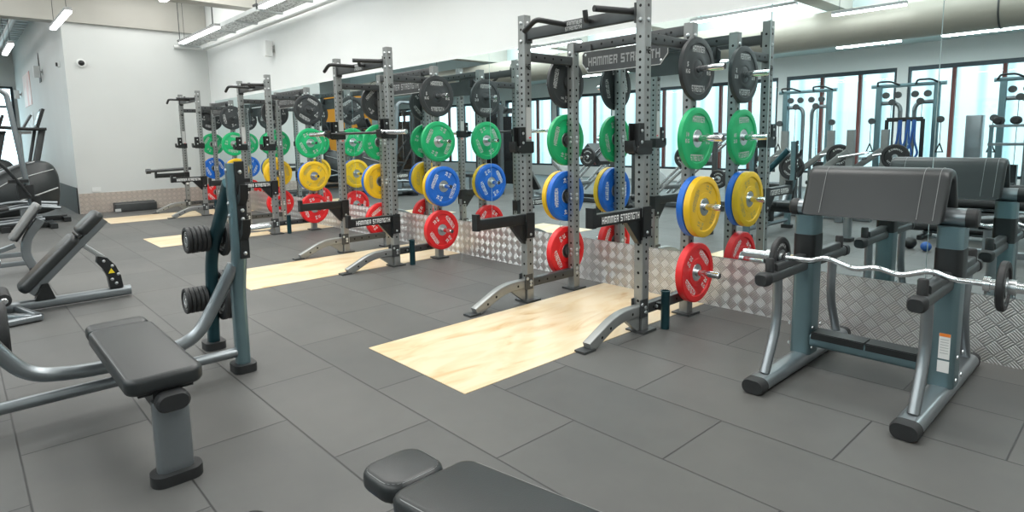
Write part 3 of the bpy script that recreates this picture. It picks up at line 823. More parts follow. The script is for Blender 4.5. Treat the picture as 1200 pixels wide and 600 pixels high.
# ------------------------------------------------------------------ olympic flat bench at left
def olympic():
    t = thing('olympic_flat_bench', 'olympic flat bench with grey pad, teal A-shaped uprights and storage pegs, at left', 'bench', (-3.70, .55, 0))
    mb = MB()
    mx = Matrix.Translation((.60, 0, .385))
    mb.pad(.90, .285, .072, .05, .022, 0, mx); p = mb.build('seat_pad', M_leath, t, 50)
    mb = MB(); mb.pad(.155, .27, .068, .05, .022, 0, Matrix.Translation((.075, 0, .385))); hp = mb.build('head_pad', M_leath, t, 50)
    def seam(L, W, cx, z, par):
        m = MB(); o = rrect(L, W, .05, 6); m.tube([(cx+x, y, z) for x, y in o]+[(cx+o[0][0], o[0][1], z)], .0016, n=5); m.build('piping', M_stitch, par)
    seam(.876, .262, .60, .4525, p); seam(.131, .246, .075, .4485, hp)
    mb = MB(); mb.bar((.03, 0, .345), (1.03, 0, .345), .10, .08, (0, 0, 1)); mb.box((.55, 0, .38), (.95, .2, .014)); mb.build('pad_beam', M_blk, t)
    mb = MB(); mb.sweep([(1.02, .01, .345), (1.02, .01, .03)], rrect(.075, .135, .03, 5), (0, 1, 0)); ft = mb.build('front_leg', M_silv, t)
    mb = MB(); mb.sweep([(1.03, .01, .0), (1.03, .01, .045)], rrect(.12, .19, .05, 6), (0, 1, 0)); mb.build('foot_cap', M_rub, ft)
    mb = MB(); mb.sweep([(1.04, .01, .345), (1.085, .01, .345), (1.095, .01, .345)], rrect(.125, .075, .037, 6), (0, 0, 1), 0, True, [1, 1, .85]); mb.build('end_cap', M_rub, t)
    # two cross tubes between the A frames
    mb = MB(); mb.tube(smooth_path([(.05, -.60, .66), (.0, -.50, .44), (.0, -.38, .25), (.0, -.15, .21), (.0, .15, .21), (.0, .38, .25), (.0, .50, .44), (.05, .60, .66)], .12, 6), .036, n=16); mb.build('upper_cross_tube', M_silv, t)
    mb = MB(); mb.tube([(.0, -.62, .12), (.0, .62, .12)], .03, n=14); mb.build('lower_cross_tube', M_silv, t)
    for y in (.0,):
        mb = MB(); mb.box((.02, 0, .25), (.09, .07, .17)); mb.build('riser', M_blk, t)
    for s in (-1, 1):
        y = s*.63
        mb = MB(); mb.sweep(smooth_path([(.0, y, .03), (.0, y, .50), (.07, y, .72), (.06, y, 1.25)], .12, 5), rrect(.085, .075, .025, 4), (0, 1, 0)); a = mb.build('front_upright', M_teal, t)
        mb = MB(); mb.sweep(smooth_path([(-.02, y, 1.13), (-.2, y, .93), (-.47, y, .66), (-.56, y, .03)], .2, 6), rrect(.085, .07, .03, 4), (0, 1, 0)); b = mb.build('rear_upright', M_tealdk, t)
        mb = MB(); mb.sweep([(.0, y, 0), (.0, y, .05)], rrect(.15, .13, .04, 5), (0, 1, 0)); mb.build('foot_cap', M_rub, a)
        mb = MB(); mb.sweep([(-.56, y, 0), (-.56, y, .05)], rrect(.15, .13, .04, 5), (0, 1, 0)); mb.build('foot_cap', M_rub, b)
        # catch plate with bar hooks
        mb = MB(); mb.box((.112, y+.018, .98), (.014, .05, .56)); 
        for z in (.80, 1.0): mb.prism([(.11, z), (.165, z+.05), (.18, z+.13), (.165, z+.13), (.14, z+.075), (.11, z+.06)], y-.005, y+.04, 'y')
        for z in (.73, .93, .98, 1.2): mb.dome((.12, y+.018, z), (1, 0, 0), .012, 1)
        for z in (.95, 1.02, 1.21): mb.dome((.065, y-.0385, z), (0, -1, 0), .011, 1)
        mb.build('bar_catch', [M_blk, M_steel], a)
        mb = MB(); mb.lathe([(0, 0), (0, .024), (s*.15, .024), (s*.155, .02), (s*.155, 0)], 'y', (.06, y+s*.035, .86), 14); mb.build('bar_peg', M_chr, a)
        for z, xx in ((.77, -.385), (.36, -.515)):
            for q in (-1, 1):
                L = .125 if q == -s and s > 0 else (.18 if q == -s else .17)
                mb = MB(); mb.lathe([(0, 0), (0, .024), (q*L, .024), (q*(L+.004), .02), (q*(L+.004), 0)], 'y', (xx, y+q*.034, z), 14); mb.build('weight_peg', M_chr, b)
olympic()
HP = PI/2
for zi, (z, xx) in enumerate(((.77, -.385), (.36, -.515))):
    for k in range(5):
        pos = ['first', 'second', 'third', 'fourth', 'fifth'][4-k]
        small_plate(.083, .024, (-3.70+xx, .55+.63-.036-.013-k*.0262, z), (0, 0, HP+0*k), 'small black disc, %s from the left in the %s storage row of the left bench' % (pos, 'upper' if zi == 0 else 'lower'), 'small discs stored on the bench upright')
small_plate(.165, .036, (-3.70-.515, .55+.63+.056, .36), (0, 0, HP), 'large black plate low behind the right A-frame of the left bench, against the upright', 'large plates on the left bench')
small_plate(.165, .0361, (-3.70-.515, .55+.63+.096, .36), (0, 0, HP), 'large black plate low behind the right A-frame of the left bench, outermost', 'large plates on the left bench')
small_plate(.125, .032, (-3.70-.385, .55+.63+.054, .77), (0, 0, HP), 'medium black plate high behind the right A-frame of the left bench', 'large plates on the left bench')
small_plate(.175, .05, (-3.70-.515, .55-.63+.125, .36), (0, 0, HP), 'large black plate cut off by the left edge of the photo', 'large plates on the left bench')
small_plate(.175, .0501, (-3.70-.515, .55-.63+.195, .36), (0, 0, HP), 'black plate in front of the cut-off one at the left edge', 'large plates on the left bench')

# ------------------------------------------------------------------ foreground bench
def fg_bench():
    t = thing('adjustable_bench', 'dark padded bench cut off by the bottom edge of the photo', 'bench', (-1.32, .885, 0))
    mb = MB(); mb.pad(.19, .20, .06, .06, .022, 0, Matrix.Translation((-.095, -.02, .385)) @ Matrix.Rotation(-.05, 4, 'Y')); s = mb.build('seat_pad', M_leath, t, 50)
    m1 = Matrix.Translation((.01, 0, .385)) @ Matrix.Rotation(-.135, 4, 'Y') @ Matrix.Translation((.40, 0, 0))
    mb = MB(); mb.pad(.80, .275, .068, .05, .022, 0, m1); p = mb.build('back_pad', M_leath, t, 50)
    mb = MB(); o = rrect(.776, .252, .05, 6); mb.tube([m1 @ Vector((x, y, .064)) for x, y in o+[o[0]]], .0016, n=5); mb.build('piping', M_stitch, p)
    m2 = Matrix.Translation((-.095, -.02, .385)) @ Matrix.Rotation(-.05, 4, 'Y')
    mb = MB(); o = rrect(.166, .176, .05, 6); mb.tube([m2 @ Vector((x, y, .056)) for x, y in o+[o[0]]], .0016, n=5); mb.build('piping', M_stitch, s)
    mb = MB(); mb.bar((-.15, 0, .345), (.1, 0, .345), .07, .07); mb.bar((.02, 0, .35), (.75, 0, .45), .07, .06); mb.bar((.1, 0, .33), (.1, 0, .1), .07, .08, (0, 1, 0)); mb.bar((.65, 0, .42), (.62, 0, .1), .05, .06, (0, 1, 0)); mb.bar((-.1, 0, .085), (.85, 0, .085), .07, .07)
    mb.build('frame', M_silv, t)
    for x, w in ((-.1, .16), (.85, .4)):
        mb = MB(); mb.bar((x, -w/2, .035), (x, w/2, .035), .07, .06); mb.build('foot', M_rub, t)
fg_bench()

# ------------------------------------------------------------------ incline bench on a floor rail
def incline_bench():
    t = thing('incline_bench', 'black padded incline bench with curved black rear bracket, left middle floor', 'bench', (-6.33, 0, 0))
    d = Vector((0, .55, .55)).normalized(); ang = math.atan2(.575, .57)
    mx = Matrix.Translation((0, .365, .135)) @ Matrix.Rotation(ang, 4, 'X')
    L1, L2 = .58, .235
    def padm(L, W, c, T=.075):
        return mx @ Matrix.Translation((0, c, .03)) @ Matrix.Rotation(PI/2, 4, 'Z')
    mb = MB(); mb.pad(L1, .27, .08, .06, .03, 0, padm(L1, .27, L1/2)); a = mb.build('back_pad', M_leath, t, 50)
    mb = MB(); mb.pad(L2, .27, .08, .05, .03, 0, padm(L2, .27, L1+.025+L2/2)); b = mb.build('head_pad', M_leath, t, 50)
    mb = MB(); mb.sweep([mx @ Vector((0, .02, .0)), mx @ Vector((0, L1+L2, .0))], rrect(.07, .06, .015), (1, 0, 0)); mb.build('back_frame', M_silv, t)
    mb = MB(); mb.tube([mx @ Vector((-.15, L1+.012, .07)), mx @ Vector((.15, L1+.012, .07))], .014, n=10); mb.build('adjuster', M_blk, t)
    mb = MB(); mb.bar((0, -.05, .055), (0, 1.09, .055), .085, .085, r=.03); mb.build('floor_rail', M_silv, t)
    mb = MB(); mb.prism([(.40, .09), (.54, .09), (.50, .22), (.455, .22)], -.05, .05); mb.build('pivot_bracket', M_blk, t)
    mb = MB(); mb.bar((0, .775, .50), (0, .90, .38), .04, .05, (1, 0, 0)); mb.build('link_arm', M_steel, t)
    arc = [(.86, .40), (.93, .375), (.985, .30), (1.02, .2), (1.03, .10), (.93, .10), (.92, .2), (.89, .28), (.85, .34)]
    mb = MB(); mb.prism(arc, -.045, .045)
    for y, z in ((.90, .35), (.96, .3), (.95, .18), (.98, .14), (1.0, .22)): mb.dome((.046, y, z), (1, 0, 0), .014, 1)
    br = mb.build('rear_bracket', [M_blk, M_steel], t)
    mb = MB(); mb.prism([(.925, .235), (.975, .235), (.95, .28)], .0455, .047); mb.build('hazard_sticker', M_yelsign, br)
    # front cross foot and leg rollers
    mb = MB(); mb.sweep([(-.35, -.18, .03), (.0, .0, .03), (.41, .40, .03)], rrect(.06, .05, .015), (0, 0, 1)); mb.sweep([(.46, .12, .03), (.40, .40, .03)], rrect(.06, .05, .015)); mb.sweep([(-.05, .25, .05), (.38, .395, .03)], rrect(.05, .05, .015)); mb.build('front_foot', M_silv, t)
    for y, z in ((.20, .16), (.10, .30)):
        mb = MB(); mb.tube([(-.18, y, z), (.2, y, z)], .05, n=16, scales=[1, 1]); r = mb.build('leg_roller', M_rub, t)
        mb = MB(); mb.lathe([(.19, 0), (.19, .025), (.23, .025), (.235, .02), (.235, 0)], 'x', (0, y, z), 12); mb.build('roller_cap', M_chr, r)
    mb = MB(); mb.bar((0, .08, .06), (0, .14, .34), .05, .05, (1, 0, 0)); mb.build('roller_post', M_silv, t)
incline_bench()
def seat_bench():
    t = thing('utility_bench', 'grey angled bench pad on a bent silver leg, far left behind the incline bench', 'bench', (-8.4, 0, 0))
    ang = math.atan2(.72-.37, .66-.42)
    mx = Matrix.Translation((0, .42, .36)) @ Matrix.Rotation(ang, 4, 'X') @ Matrix.Translation((0, .215, .0)) @ Matrix.Rotation(PI/2, 4, 'Z')
    mb = MB(); mb.pad(.46, .30, .055, .05, .02, 0, mx); p = mb.build('pad', M_leath2, t, 50)
    mb = MB(); mb.pad(.44, .28, .02, .04, .004, 0, mx @ Matrix.Translation((0, 0, -.018))); mb.build('pad_board', M_blk, p)
    mb = MB(); mb.sweep(smooth_path([(0, .66, .56), (0, .52, .36), (0, .50, .18), (0, .56, .03)], .1, 5), rrect(.09, .06, .015), (1, 0, 0)); mb.build('leg', M_silv, t)
    mb = MB(); mb.box((0, .57, .02), (.18, .1, .04)); mb.build('foot', M_rub, t)
    for z in (.10, .20):
        mb = MB(); mb.bar((0, -.6, z), (0, .50, z), .05, .05); mb.build('base_rail', M_silv, t)
    mb = MB(); mb.bar((0, -.1, .13), (0, .42, .30), .05, .05); mb.build('brace', M_silv, t)
    mb = MB(); mb.box((0, -.6, .11), (.4, .08, .22)); mb.build('rear_foot', M_silv, t)
seat_bench()

# ------------------------------------------------------------------ cardio machines in the left bay
def arc_trainer(x, y, lab, full=True):
    t = thing('cross_trainer', lab, 'cross trainer', (x, y, 0))
    # body: big rounded shroud in the YZ plane
    body = [(-.85, .25), (-.80, .62), (-.55, .86), (-.2, 1.05), (.12, 1.12), (.3, 1.05), (.38, .85), (.38, .55), (.33, .24), (.1, .16), (-.5, .14)]
    P = smooth_path([(0, a, b) for a, b in body], .1, 4)
    mb = MB(); pts = [(p.y, p.z) for p in P]; cy, cz = -.2, .6
    n = len(pts); xs = [(-.25, .90), (-.21, .97), (-.14, 1.0), (.14, 1.0), (.21, .97), (.25, .90)]
    for xx, k in xs:
        for a, b in pts: mb.v.append((xx, cy+(a-cy)*k, cz+(b-cz)*k))
    for i in range(len(xs)-1):
        for j in range(n): q = i*n+j; w = i*n+(j+1) % n; mb.f.append([q, w, w+n, q+n]); mb.m.append(0)
    mb.f.append(list(range(n))); mb.m.append(0); mb.f.append([(len(xs)-1)*n+j for j in range(n)]); mb.m.append(0)
    b = mb.build('shroud', M_shroud, t, 50)
    mb = MB()
    mb.tube([(.253, -.72, .52), (.256, -.3, .78), (.256, .3, .95)], .008, n=6); mb.tube([(.253, -.55, .30), (.256, -.1, .46), (.256, .34, .62)], .012, n=6); mb.tube([(.253, -.75, .62), (.22, -.2, 1.0), (.2, .05, 1.09)], .014, n=6)
    mb.build('trim_line', M_lite, b)
    mb = MB(); mb.sweep([(.05, .08, 1.05), (.05, .22, 1.66)], rrect(.10, .11, .03), (1, 0, 0)); mb.sweep([(-.1, .0, 1.05), (-.1, .13, 1.66)], rrect(.05, .06, .02), (1, 0, 0)); mb.build('console_post', M_dk, t)
    mb = MB(); mb.sweep(smooth_path([(.0, .27, 1.66), (.0, .0, 1.66), (0, -.42, 1.70)], .1, 4), rrect(.42, .05, .02), (0, 0, 1), 0, True); mb.build('handle_shelf', M_blk, t)
    mb = MB(); mb.box((0, -.02, 1.60), (.24, .16, .05)); mb.build('cup_holder', M_ledh, t)
    mb = MB(); mb.box((.0, .2, 1.85), (.42, .045, .34), 0, Matrix.Rotation(-.32, 3, 'X')); s = mb.build('console', M_blk, t)
    mb = MB(); mb.box((.0, .172, 1.845), (.36, .01, .26), 0, Matrix.Rotation(-.32, 3, 'X')); mb.build('screen', M_screen, s)
    mb = MB(); mb.box((.0, .02, 1.79), (.30, .03, .26), 0, Matrix.Rotation(-.5, 3, 'X')); mb.build('tablet_rest', M_dk, t)
    for sx in (-1, 1):
        mb = MB(); mb.tube(smooth_path([(sx*.27, .3, .35), (sx*.3, -.3, .42), (sx*.3, -.95, .30)], .2, 5), .03, n=10); a = mb.build('pedal_arm', M_silv, t)
        mb = MB(); mb.sweep([(sx*.3, -1.0, .33), (sx*.3, -.62, .37)], rrect(.15, .05, .02), (0, 0, 1)); mb.build('pedal', M_rub, a)
    mb = MB(); mb.bar((0, -1.0, .06), (0, .45, .06), .12, .09); mb.bar((-.35, -1.0, .045), (.35, -1.0, .045), .1, .08); mb.bar((-.35, .42, .045), (.35, .42, .045), .1, .08); mb.build('base', M_blk, t)
    return t
arc_trainer(-13.7, 1.02, 'big dark cross trainer with rounded shroud and console, at far left near the end wall')
arc_trainer(-16.6, .62, 'black cross trainer half cut off at the left edge, behind the big one')
def pole_trainer():
    t = thing('elliptical_trainer', 'elliptical trainer with a tall grey arched pole, cut off at the left edge', 'elliptical', (-12.75, .55, 0))
    mb = MB(); mb.sweep(smooth_path([(0, -.55, 2.24), (0, .10, 2.27), (0, .20, 2.20), (0, .36, .40)], .12, 6), rrect(.075, .10, .03), (1, 0, 0)); mb.build('arched_pole', M_silv, t)
    mb = MB(); mb.box((0, .30, .62), (.35, .2, .22)); mb.box((0.02, .22, .80), (.3, .25, .05)); mb.box((0, .42, .45), (.25, .12, .18)); mb.build('pivot_housing', M_blk, t)
    for sx in (-1, 1):
        mb = MB(); mb.tube(smooth_path([(sx*.22, .72, .33), (sx*.22, .3, .40), (sx*.22, -.6, .22)], .2, 5), .025, n=10); a = mb.build('pedal_arm', M_silv, t)
        mb = MB(); mb.sweep([(sx*.22, -.35, .32), (sx*.22, .05, .38)], rrect(.15, .05, .02), (0, 0, 1)); mb.build('pedal', M_rub, a)
        mb = MB(); mb.tube(smooth_path([(sx*.25, .34, .55), (sx*.27, .1, 1.0), (sx*.27, -.2, 1.35)], .2, 4), .02, n=8); mb.build('hand_lever', M_blk, t)
        mb = MB(); mb.tube([(sx*.2, -.8, .08), (sx*.2, .5, .16)], .03, n=10); mb.build('guide_rail', M_silv, t)
    mb = MB(); mb.bar((-.35, -.02, .045), (.35, -.02, .045), .12, .09); mb.bar((-.35, .60, .045), (.35, .60, .045), .1, .08); mb.bar((0, -.6, .05), (0, .62, .05), .1, .08); mb.build('base', M_blk, t)
    mb = MB(); mb.box((0, .3, .22), (.16, .2, .34)); mb.build('front_column', M_silv, t)
pole_trainer()

# dark step boards leaning on the skirting at the end wall
for k, (dx, lab) in enumerate(((.0, 'low dark step board on the floor against the end wall skirting, front one'), (-.13, 'low dark step board against the end wall skirting, rear one'))):
    t = thing('step_board', lab, 'step board', (-14.42+dx, 2.72, 0), 0, 'step boards by the end wall')
    mb = MB(); mb.pad(.11, .75, .16+.02*k, .03, .012, 0, Matrix.Translation((0, 0, .005))); mb.build('deck', M_dk, t)
    mb = MB(); mb.box((.035, -.33, .04), (.05, .1, .06)); mb.build('end_cap', M_lite if k == 0 else M_rub, t)

# ------------------------------------------------------------------ wall fittings
def wall_speaker(loc, rz, lab):
    t = thing('wall_speaker', lab, 'speaker', loc, rz, 'white wall speakers')
    mb = MB(); mb.prism([(-.055, -.13), (.055, -.13), (.07, .13), (-.07, .13)], .05, .17, 'y'); mb.build('cabinet', M_wall, t)
    mb = MB(); mb.box((0, .03, .0), (.04, .08, .05)); mb.box((0, .004, 0), (.09, .01, .12)); mb.build('bracket', M_lite, t)
wall_speaker((-10.95, YW-.001, 3.0), PI, 'white speaker on a bracket high on the mirror wall')
wall_speaker((-18.3, YS-.001, 3.1), PI, 'white speaker high on the side wall, the nearer one left of the end wall')
wall_speaker((-24.3, YS-.001, 2.95), PI, 'white speaker high on the side wall, the farther one near the left edge')
t = thing('dome_camera', 'small round black and white dome camera high on the end wall', 'camera', (XE+.001, 2.056, 2.966))
mb = MB(); mb.lathe([(0, 0), (0, .085), (.03, .08), (.035, .055), (.035, 0)], 'x', n=24); mb.build('base', M_wall, t)
mb = MB(); mb.lathe([(.03, 0), (.03, .055), (.06, .045), (.075, .02), (.078, 0)], 'x', n=20); mb.build('dome', M_blk, t)
t = thing('wall_sensor', 'small dark sensor on the side wall near the end wall corner', 'sensor', (-15.3, YS-.001, 2.98))
mb = MB(); mb.box((0, -.02, 0), (.1, .04, .1)); mb.build('base', M_wall, t)
mb = MB(); mb.box((0.0, -.055, 0), (.06, .03, .07)); mb.build('lens', M_blk, t)
mb = MB(); mb.box((XE+.008, 2.1, .47), (.014, .15, .09)); tag(mb.build('wall_socket', M_wall), 'white wall socket just above the tread skirting on the end wall', 'socket')
PO = poster_material('poster_pink', ((.75, .45, .42), (.8, .72, .7)), 1.5); PO2 = poster_material('poster_grey', ((.45, .45, .45), (.75, .75, .74)), 4)
mb = MB(); mb.box((-22.3, YS-.006, 2.95), (2.0, .01, .9)); tag(mb.build('wall_poster', PO), 'pinkish poster on the side wall, upper one', 'poster', 'posters on the side wall')
mb = MB(); mb.box((-22.4, YS-.006, 2.05), (1.9, .01, .5)); tag(mb.build('wall_poster', PO2), 'grey and white poster on the side wall, lower one', 'poster', 'posters on the side wall')
mb = MB(); mb.prism([(-19.0, 2.9), (-18.6, 2.9), (-18.8, 3.6)], YS-.015, YS-.004, 'y'); tag(mb.build('wall_pennant', M_dk), 'small dark triangular pennant on the side wall', 'pennant')

# cable tray along the top of the mirror wall
t = thing('cable_tray', 'perforated metal cable tray hung high along the mirror wall', 'cable tray', (0, 0, 0))
mb = MB()
x = -14.55
while x < 1.8:
    mb.box((x+.55, 4.02, 3.47), (1.02, .34, .012)); x += 1.12
mb.build('tray_floor', M_perf, t)
mb = MB()
for y in (3.84, 4.2): mb.box((-6.3, y, 3.50), (16.5, .012, .07))
x = -14.55
while x < 1.9: mb.box((x, 4.02, 3.455), (.06, .42, .03)); x += 1.12
mb.build('side_rail', M_tray, t)
mb = MB()
for x in (-14.5, -12.3, -10.1, -7.9, -5.7, -3.5, -1.3): mb.tube([(x, 3.82, 3.45), (x, 3.82, 4.55)], .008, n=6); mb.box((x, 3.80, 3.54), (.16, .03, .03))
mb.build('hanger_rod', M_dk, t)
mb = MB(); mb.tube([(-14.6, 3.72, 3.42), (-14.6, 4.32, 3.42), (1.9, 4.32, 3.42)], .035, n=10); mb.build('conduit', M_wall, t)

# hanging linear lights
LM = {}
def linear_light(x0, x1, y, z, lab, grp, hang=True):
    L = x1-x0; t = thing('linear_light', lab, 'light', ((x0+x1)/2, y, z), 0, grp)
    mb = MB(); mb.box((0, 0, .045), (L, .09, .05)); mb.build('housing', M_ledh, t)
    mb = MB(); mb.box((0, 0, .005), (L-.02, .085, .03)); mb.build('diffuser', M_led, t)
    if hang:
        mb = MB()
        for s in (-1, 1): mb.tube([(s*L*.4, 0, .07), (s*L*.4, 0, (3.3 if y < -4.6 else ZC)-z)], .005, n=5)
        mb.build('cord', M_dk, t)
G = 'hanging linear lights'
for k, (x0, x1) in enumerate(((-13.95, -11.65), (-9.6, -7.3), (-5.2, -2.9), (-.9, 1.4))):
    linear_light(x0, x1, 3.70, 3.40, ['glowing linear light under the cable tray, nearest the end wall corner', 'glowing linear light under the cable tray, second from the end wall', 'linear light under the cable tray above the nearest rack', 'linear light under the cable tray beyond the right of the photo'][k], G)
linear_light(-13.4, -11.5, 1.52, 3.38, 'glowing linear light hanging near the end wall corner at upper left', G)
linear_light(-17.0, -15.2, 1.05, 3.30, 'short glowing linear light in the left bay, at the left edge', G)
linear_light(-9.9, -8.0, 2.42, 3.38, 'glowing linear light cut off by the top edge of the photo', G)
for k, (x0, x1, y, z) in enumerate(((-6.0, -4.15, -1.2, 3.35), (-4.25, -3.1, -2.95, 3.42), (-4.95, -3.75, -5.2, 3.14), (-3.1, -1.55, -5.2, 3.14), (-8.5, -6.6, -5.2, 3.14), (-12.0, -10.2, -5.2, 3.14), (-10.5, -8.6, -1.2, 3.35), (-9.0, -7.9, -2.95, 3.42))):
    linear_light(x0, x1, y, z, 'glowing linear light seen in the mirror, ' + ['highest one left of the duct', 'dark-bodied one just above the duct', 'below the duct on the left', 'below the duct at the far right', 'below the duct behind the racks', 'below the duct near the second rack', 'high up between the racks', 'short one above the duct behind the racks'][k], G)

# big round duct on the window side
mb = MB(); mb.lathe([(-24, 0), (-24, .33), (2.2, .33), (2.2, 0)], 'x', (0, -3.55, 3.28), 40)
t = link('ventilation_duct', mb.mesh('ventilation_duct', M_duct)); tag(t, 'long round pale ventilation duct hanging under the ceiling, seen in the mirror', 'duct')
mb = MB()
for x in (-21, -17, -13, -9.3, -5.6, -1.95, 1.5): mb.lathe([(x-.012, .335), (x-.012, .343), (x+.012, .343), (x+.012, .335)], 'x', (0, -3.55, 3.28), 40); mb.tube([(x, -3.55, 3.62), (x, -3.55, 4.6)], .008, n=5)
mb.build('duct_joint', M_dk, t)

# ------------------------------------------------------------------ machines on the window side (seen in the mirror)
def cable_tower(x, y, lab, w=1.0, balls=False):
    t = thing('cable_crossover', lab, 'cable machine', (x, y, 0), 0, 'cable machines by the windows')
    for s in (-1, 1):
        mb = MB(); mb.bar((s*w/2, 0, 0), (s*w/2, 0, 2.12), .09, .07, (0, 1, 0)); mb.build('column', M_teal, t)
        mb = MB(); mb.tube(smooth_path([(s*w/2, -.05, 1.85), (s*(w/2-.32), -.05, 1.85), (s*(w/2-.32), -.05, .1)], .14, 6), .035, n=10); mb.build('guide_frame', M_silv, t)
        mb = MB(); mb.box((s*(w/2-.15), -.05, .42), (.18, .14, .8)); mb.build('weight_stack', M_blk, t)
        for z, q in ((1.98, .12), (1.86, .22), (1.98, .30), (1.55, -.08)):
            mb = MB(); mb.lathe([(-.02, 0), (-.02, .055), (.02, .055), (.02, 0)], 'y', (s*(w/2-q), .05, z), 18); mb.build('pulley', M_dk, t)
        mb = MB(); mb.tube([(s*(w/2+.09), .06, 1.55), (s*(w/2+.09), .06, 1.15)], .006, n=5); mb.tube([(s*(w/2-.2), .02, 1.85), (s*(w/2-.2), .02, .8)], .005, n=5); mb.build('cable', M_dk, t)
        mb = MB(); mb.tube([(s*(w/2+.09), .06, 1.16), (s*(w/2+.09)-.05, .06, 1.02), (s*(w/2+.09)+.05, .06, 1.02), (s*(w/2+.09), .06, 1.16)], .011, n=6); mb.build('grip', M_blk, t)
    mb = MB(); mb.bar((-w/2-.12, 0, 2.14), (w/2+.12, 0, 2.14), .07, .06)
    mb.build('top_beam', M_teal, t)
    for s in (-1, 1):
        mb = MB(); mb.tube(smooth_path([(s*.12, .03, 2.15), (s*.2, .25, 2.2), (s*.38, .25, 2.2), (s*.45, .03, 2.15)], .06, 3), .016, n=8); mb.build('pull_up_handle', M_blk, t)
    mb = MB(); mb.bar((-w/2, -.3, .04), (-w/2, .4, .04), .08, .08); mb.bar((w/2, -.3, .04), (w/2, .4, .04), .08, .08); mb.bar((-w/2, 0, .04), (w/2, 0, .04), .08, .06); mb.build('base', M_silv, t)
cable_tower(-4.72, -3.2, 'cable crossover tower reflected in the mirror beside the nearest rack', .8)
cable_tower(-3.08, -3.2, 'cable crossover tower reflected in the middle of the right-hand mirrors', .85)
cable_tower(-1.45, -3.35, 'cable crossover tower reflected at the right edge of the photo', .75)
t = thing('dumbbell_shelf', 'shelf with round dumbbells reflected at the right edge of the photo', 'dumbbell shelf', (-1.55, -2.7, 0))
mb = MB(); mb.box((0, 0, 1.42), (.6, .2, .04)); mb.box((0, 0, 1.15), (.6, .2, .04)); mb.build('shelf', M_silv, t)
for s in (-1, 1):
    mb = MB(); mb.bar((s*.28, 0, 0), (s*.28, 0, 1.44), .05, .05, (0, 1, 0)); mb.build('post', M_teal, t)
for k, dx in enumerate((-.2, .0, .2)):
    mb = MB()
    for s in (-1, 1): mb.lathe([(s*.03, 0), (s*.03, .055), (s*.1, .06), (s*.12, .04), (s*.12, 0)], 'y', (0, 0, 0), 14)
    mb.lathe([(-.04, 0), (-.04, .016), (.04, .016), (.04, 0)], 'y', (0, 0, 0), 10)
    o = mb.build('dumbbell', M_rub, None, loc=(-1.55+dx, -2.7, 1.50)); tag(o, 'black dumbbell on the reflected shelf at the right edge, %s one' % ('left', 'middle', 'right')[k], 'dumbbell', 'dumbbells on the reflected shelf')
mb = MB(); mb.pad(.24, .22, 1.62, .03, .012, 0, None); o = mb.build('air_column', M_silv, None, loc=(-2.3, -4.2, 0)); tag(o, 'tall pale square column standing by the reflected windows', 'air purifier')
t = thing('suspension_straps', 'blue suspension straps hanging beside the reflected middle cable tower', 'straps', (-2.98, -2.9, 0))
mb = MB(); mb.bar((-.3, 0, 1.56), (.22, 0, 1.56), .05, .07); mb.tube([(-.3, 0, 0), (-.3, 0, 1.56)], .03, n=8); mb.tube([(.22, 0, 0), (.22, 0, 1.56)], .03, n=8); mb.build('stand', M_blk, t)
for dx in (-.1, .02, .1):
    mb = MB(); mb.tube(smooth_path([(dx, .04, 1.55), (dx-.02, .06, 1.2), (dx-.08, .06, 1.0), (dx, .06, .86), (dx+.09, .06, 1.0), (dx+.03, .06, 1.2), (dx+.02, .04, 1.55)], .05, 3), .018, n=6); mb.build('strap', M_bluestrap, t)
def half_bench(x, y, lab, plates=True, i=0):
    t = thing('plate_loaded_press', lab, 'press machine', (x, y, 0), 0, 'plate-loaded machines in the middle of the gym')
    mb = MB(); mb.bar((0, 0, 0), (0, 0, 1.40), .11, .09, (0, 1, 0)); mb.build('column', M_up, t)
    mb = MB(); mb.bar((-.02, .02, 1.08), (-.52, -.05, .70), .09, .08, (0, 1, 0)); mb.build('diagonal_brace', M_up, t)
    mb = MB(); mb.tube([(-.15, .05, .98), (.28, .08, 1.06)], .02, n=8); mb.build('bar_sleeve', M_chr, t)
    mb = MB(); mb.bar((-.45, 0, .05), (.33, 0, .05), .1, .08); mb.bar((0, -.4, .05), (0, .4, .05), .1, .08); mb.build('base', M_silv, t)
    mb = MB(); mb.tube(smooth_path([(.05, .0, .5), (.2, .1, .35), (-.2, .25, .12)], .12, 4), .03, n=8); mb.build('side_arm', M_silv, t)
    mb = MB(); mb.pad(.5, .28, .07, .04, .02, 0, Matrix.Translation((-.2, -.24, .45))); mb.build('seat_pad', M_leath, t)
    for dz, dx in ((.62, .22), (.77, .22), (.38, .16)):
        mb = MB(); mb.lathe([(0, 0), (0, .025), (.22, .025), (.22, 0)], 'y', (dx, .05, dz+.2), 12); mb.build('weight_peg', M_chr, t)
for i, (x, y) in enumerate(((-4.336, -1.4), (-3.33, -1.4), (-3.94, -2.3), (-3.12, -2.3))):
    half_bench(x, y, 'grey plate-loaded machine reflected in the mirror, ' + ['nearest the racks in the front row', 'front row above the curl bench pad', 'rear row left of the curl bench pad', 'rear row above the curl bench pad'][i])
for k, (x, y, z) in enumerate(((-4.336+.22, -1.16, .82), (-3.94+.22, -2.06, .97), (-3.12+.22, -2.06, .97), (-8.10, -.83, .95), (-6.05, -1.13, .95))):
    small_plate(.20, .05, (x, y, z), (0, 0, HP), 'large black plate reflected in the mirror, ' + ['just left of the curl bench pad', 'behind the left end of the curl bench pad', 'above the middle of the curl bench pad', 'on the left leg press', 'on the right leg press'][k], 'plates reflected in the mirror')
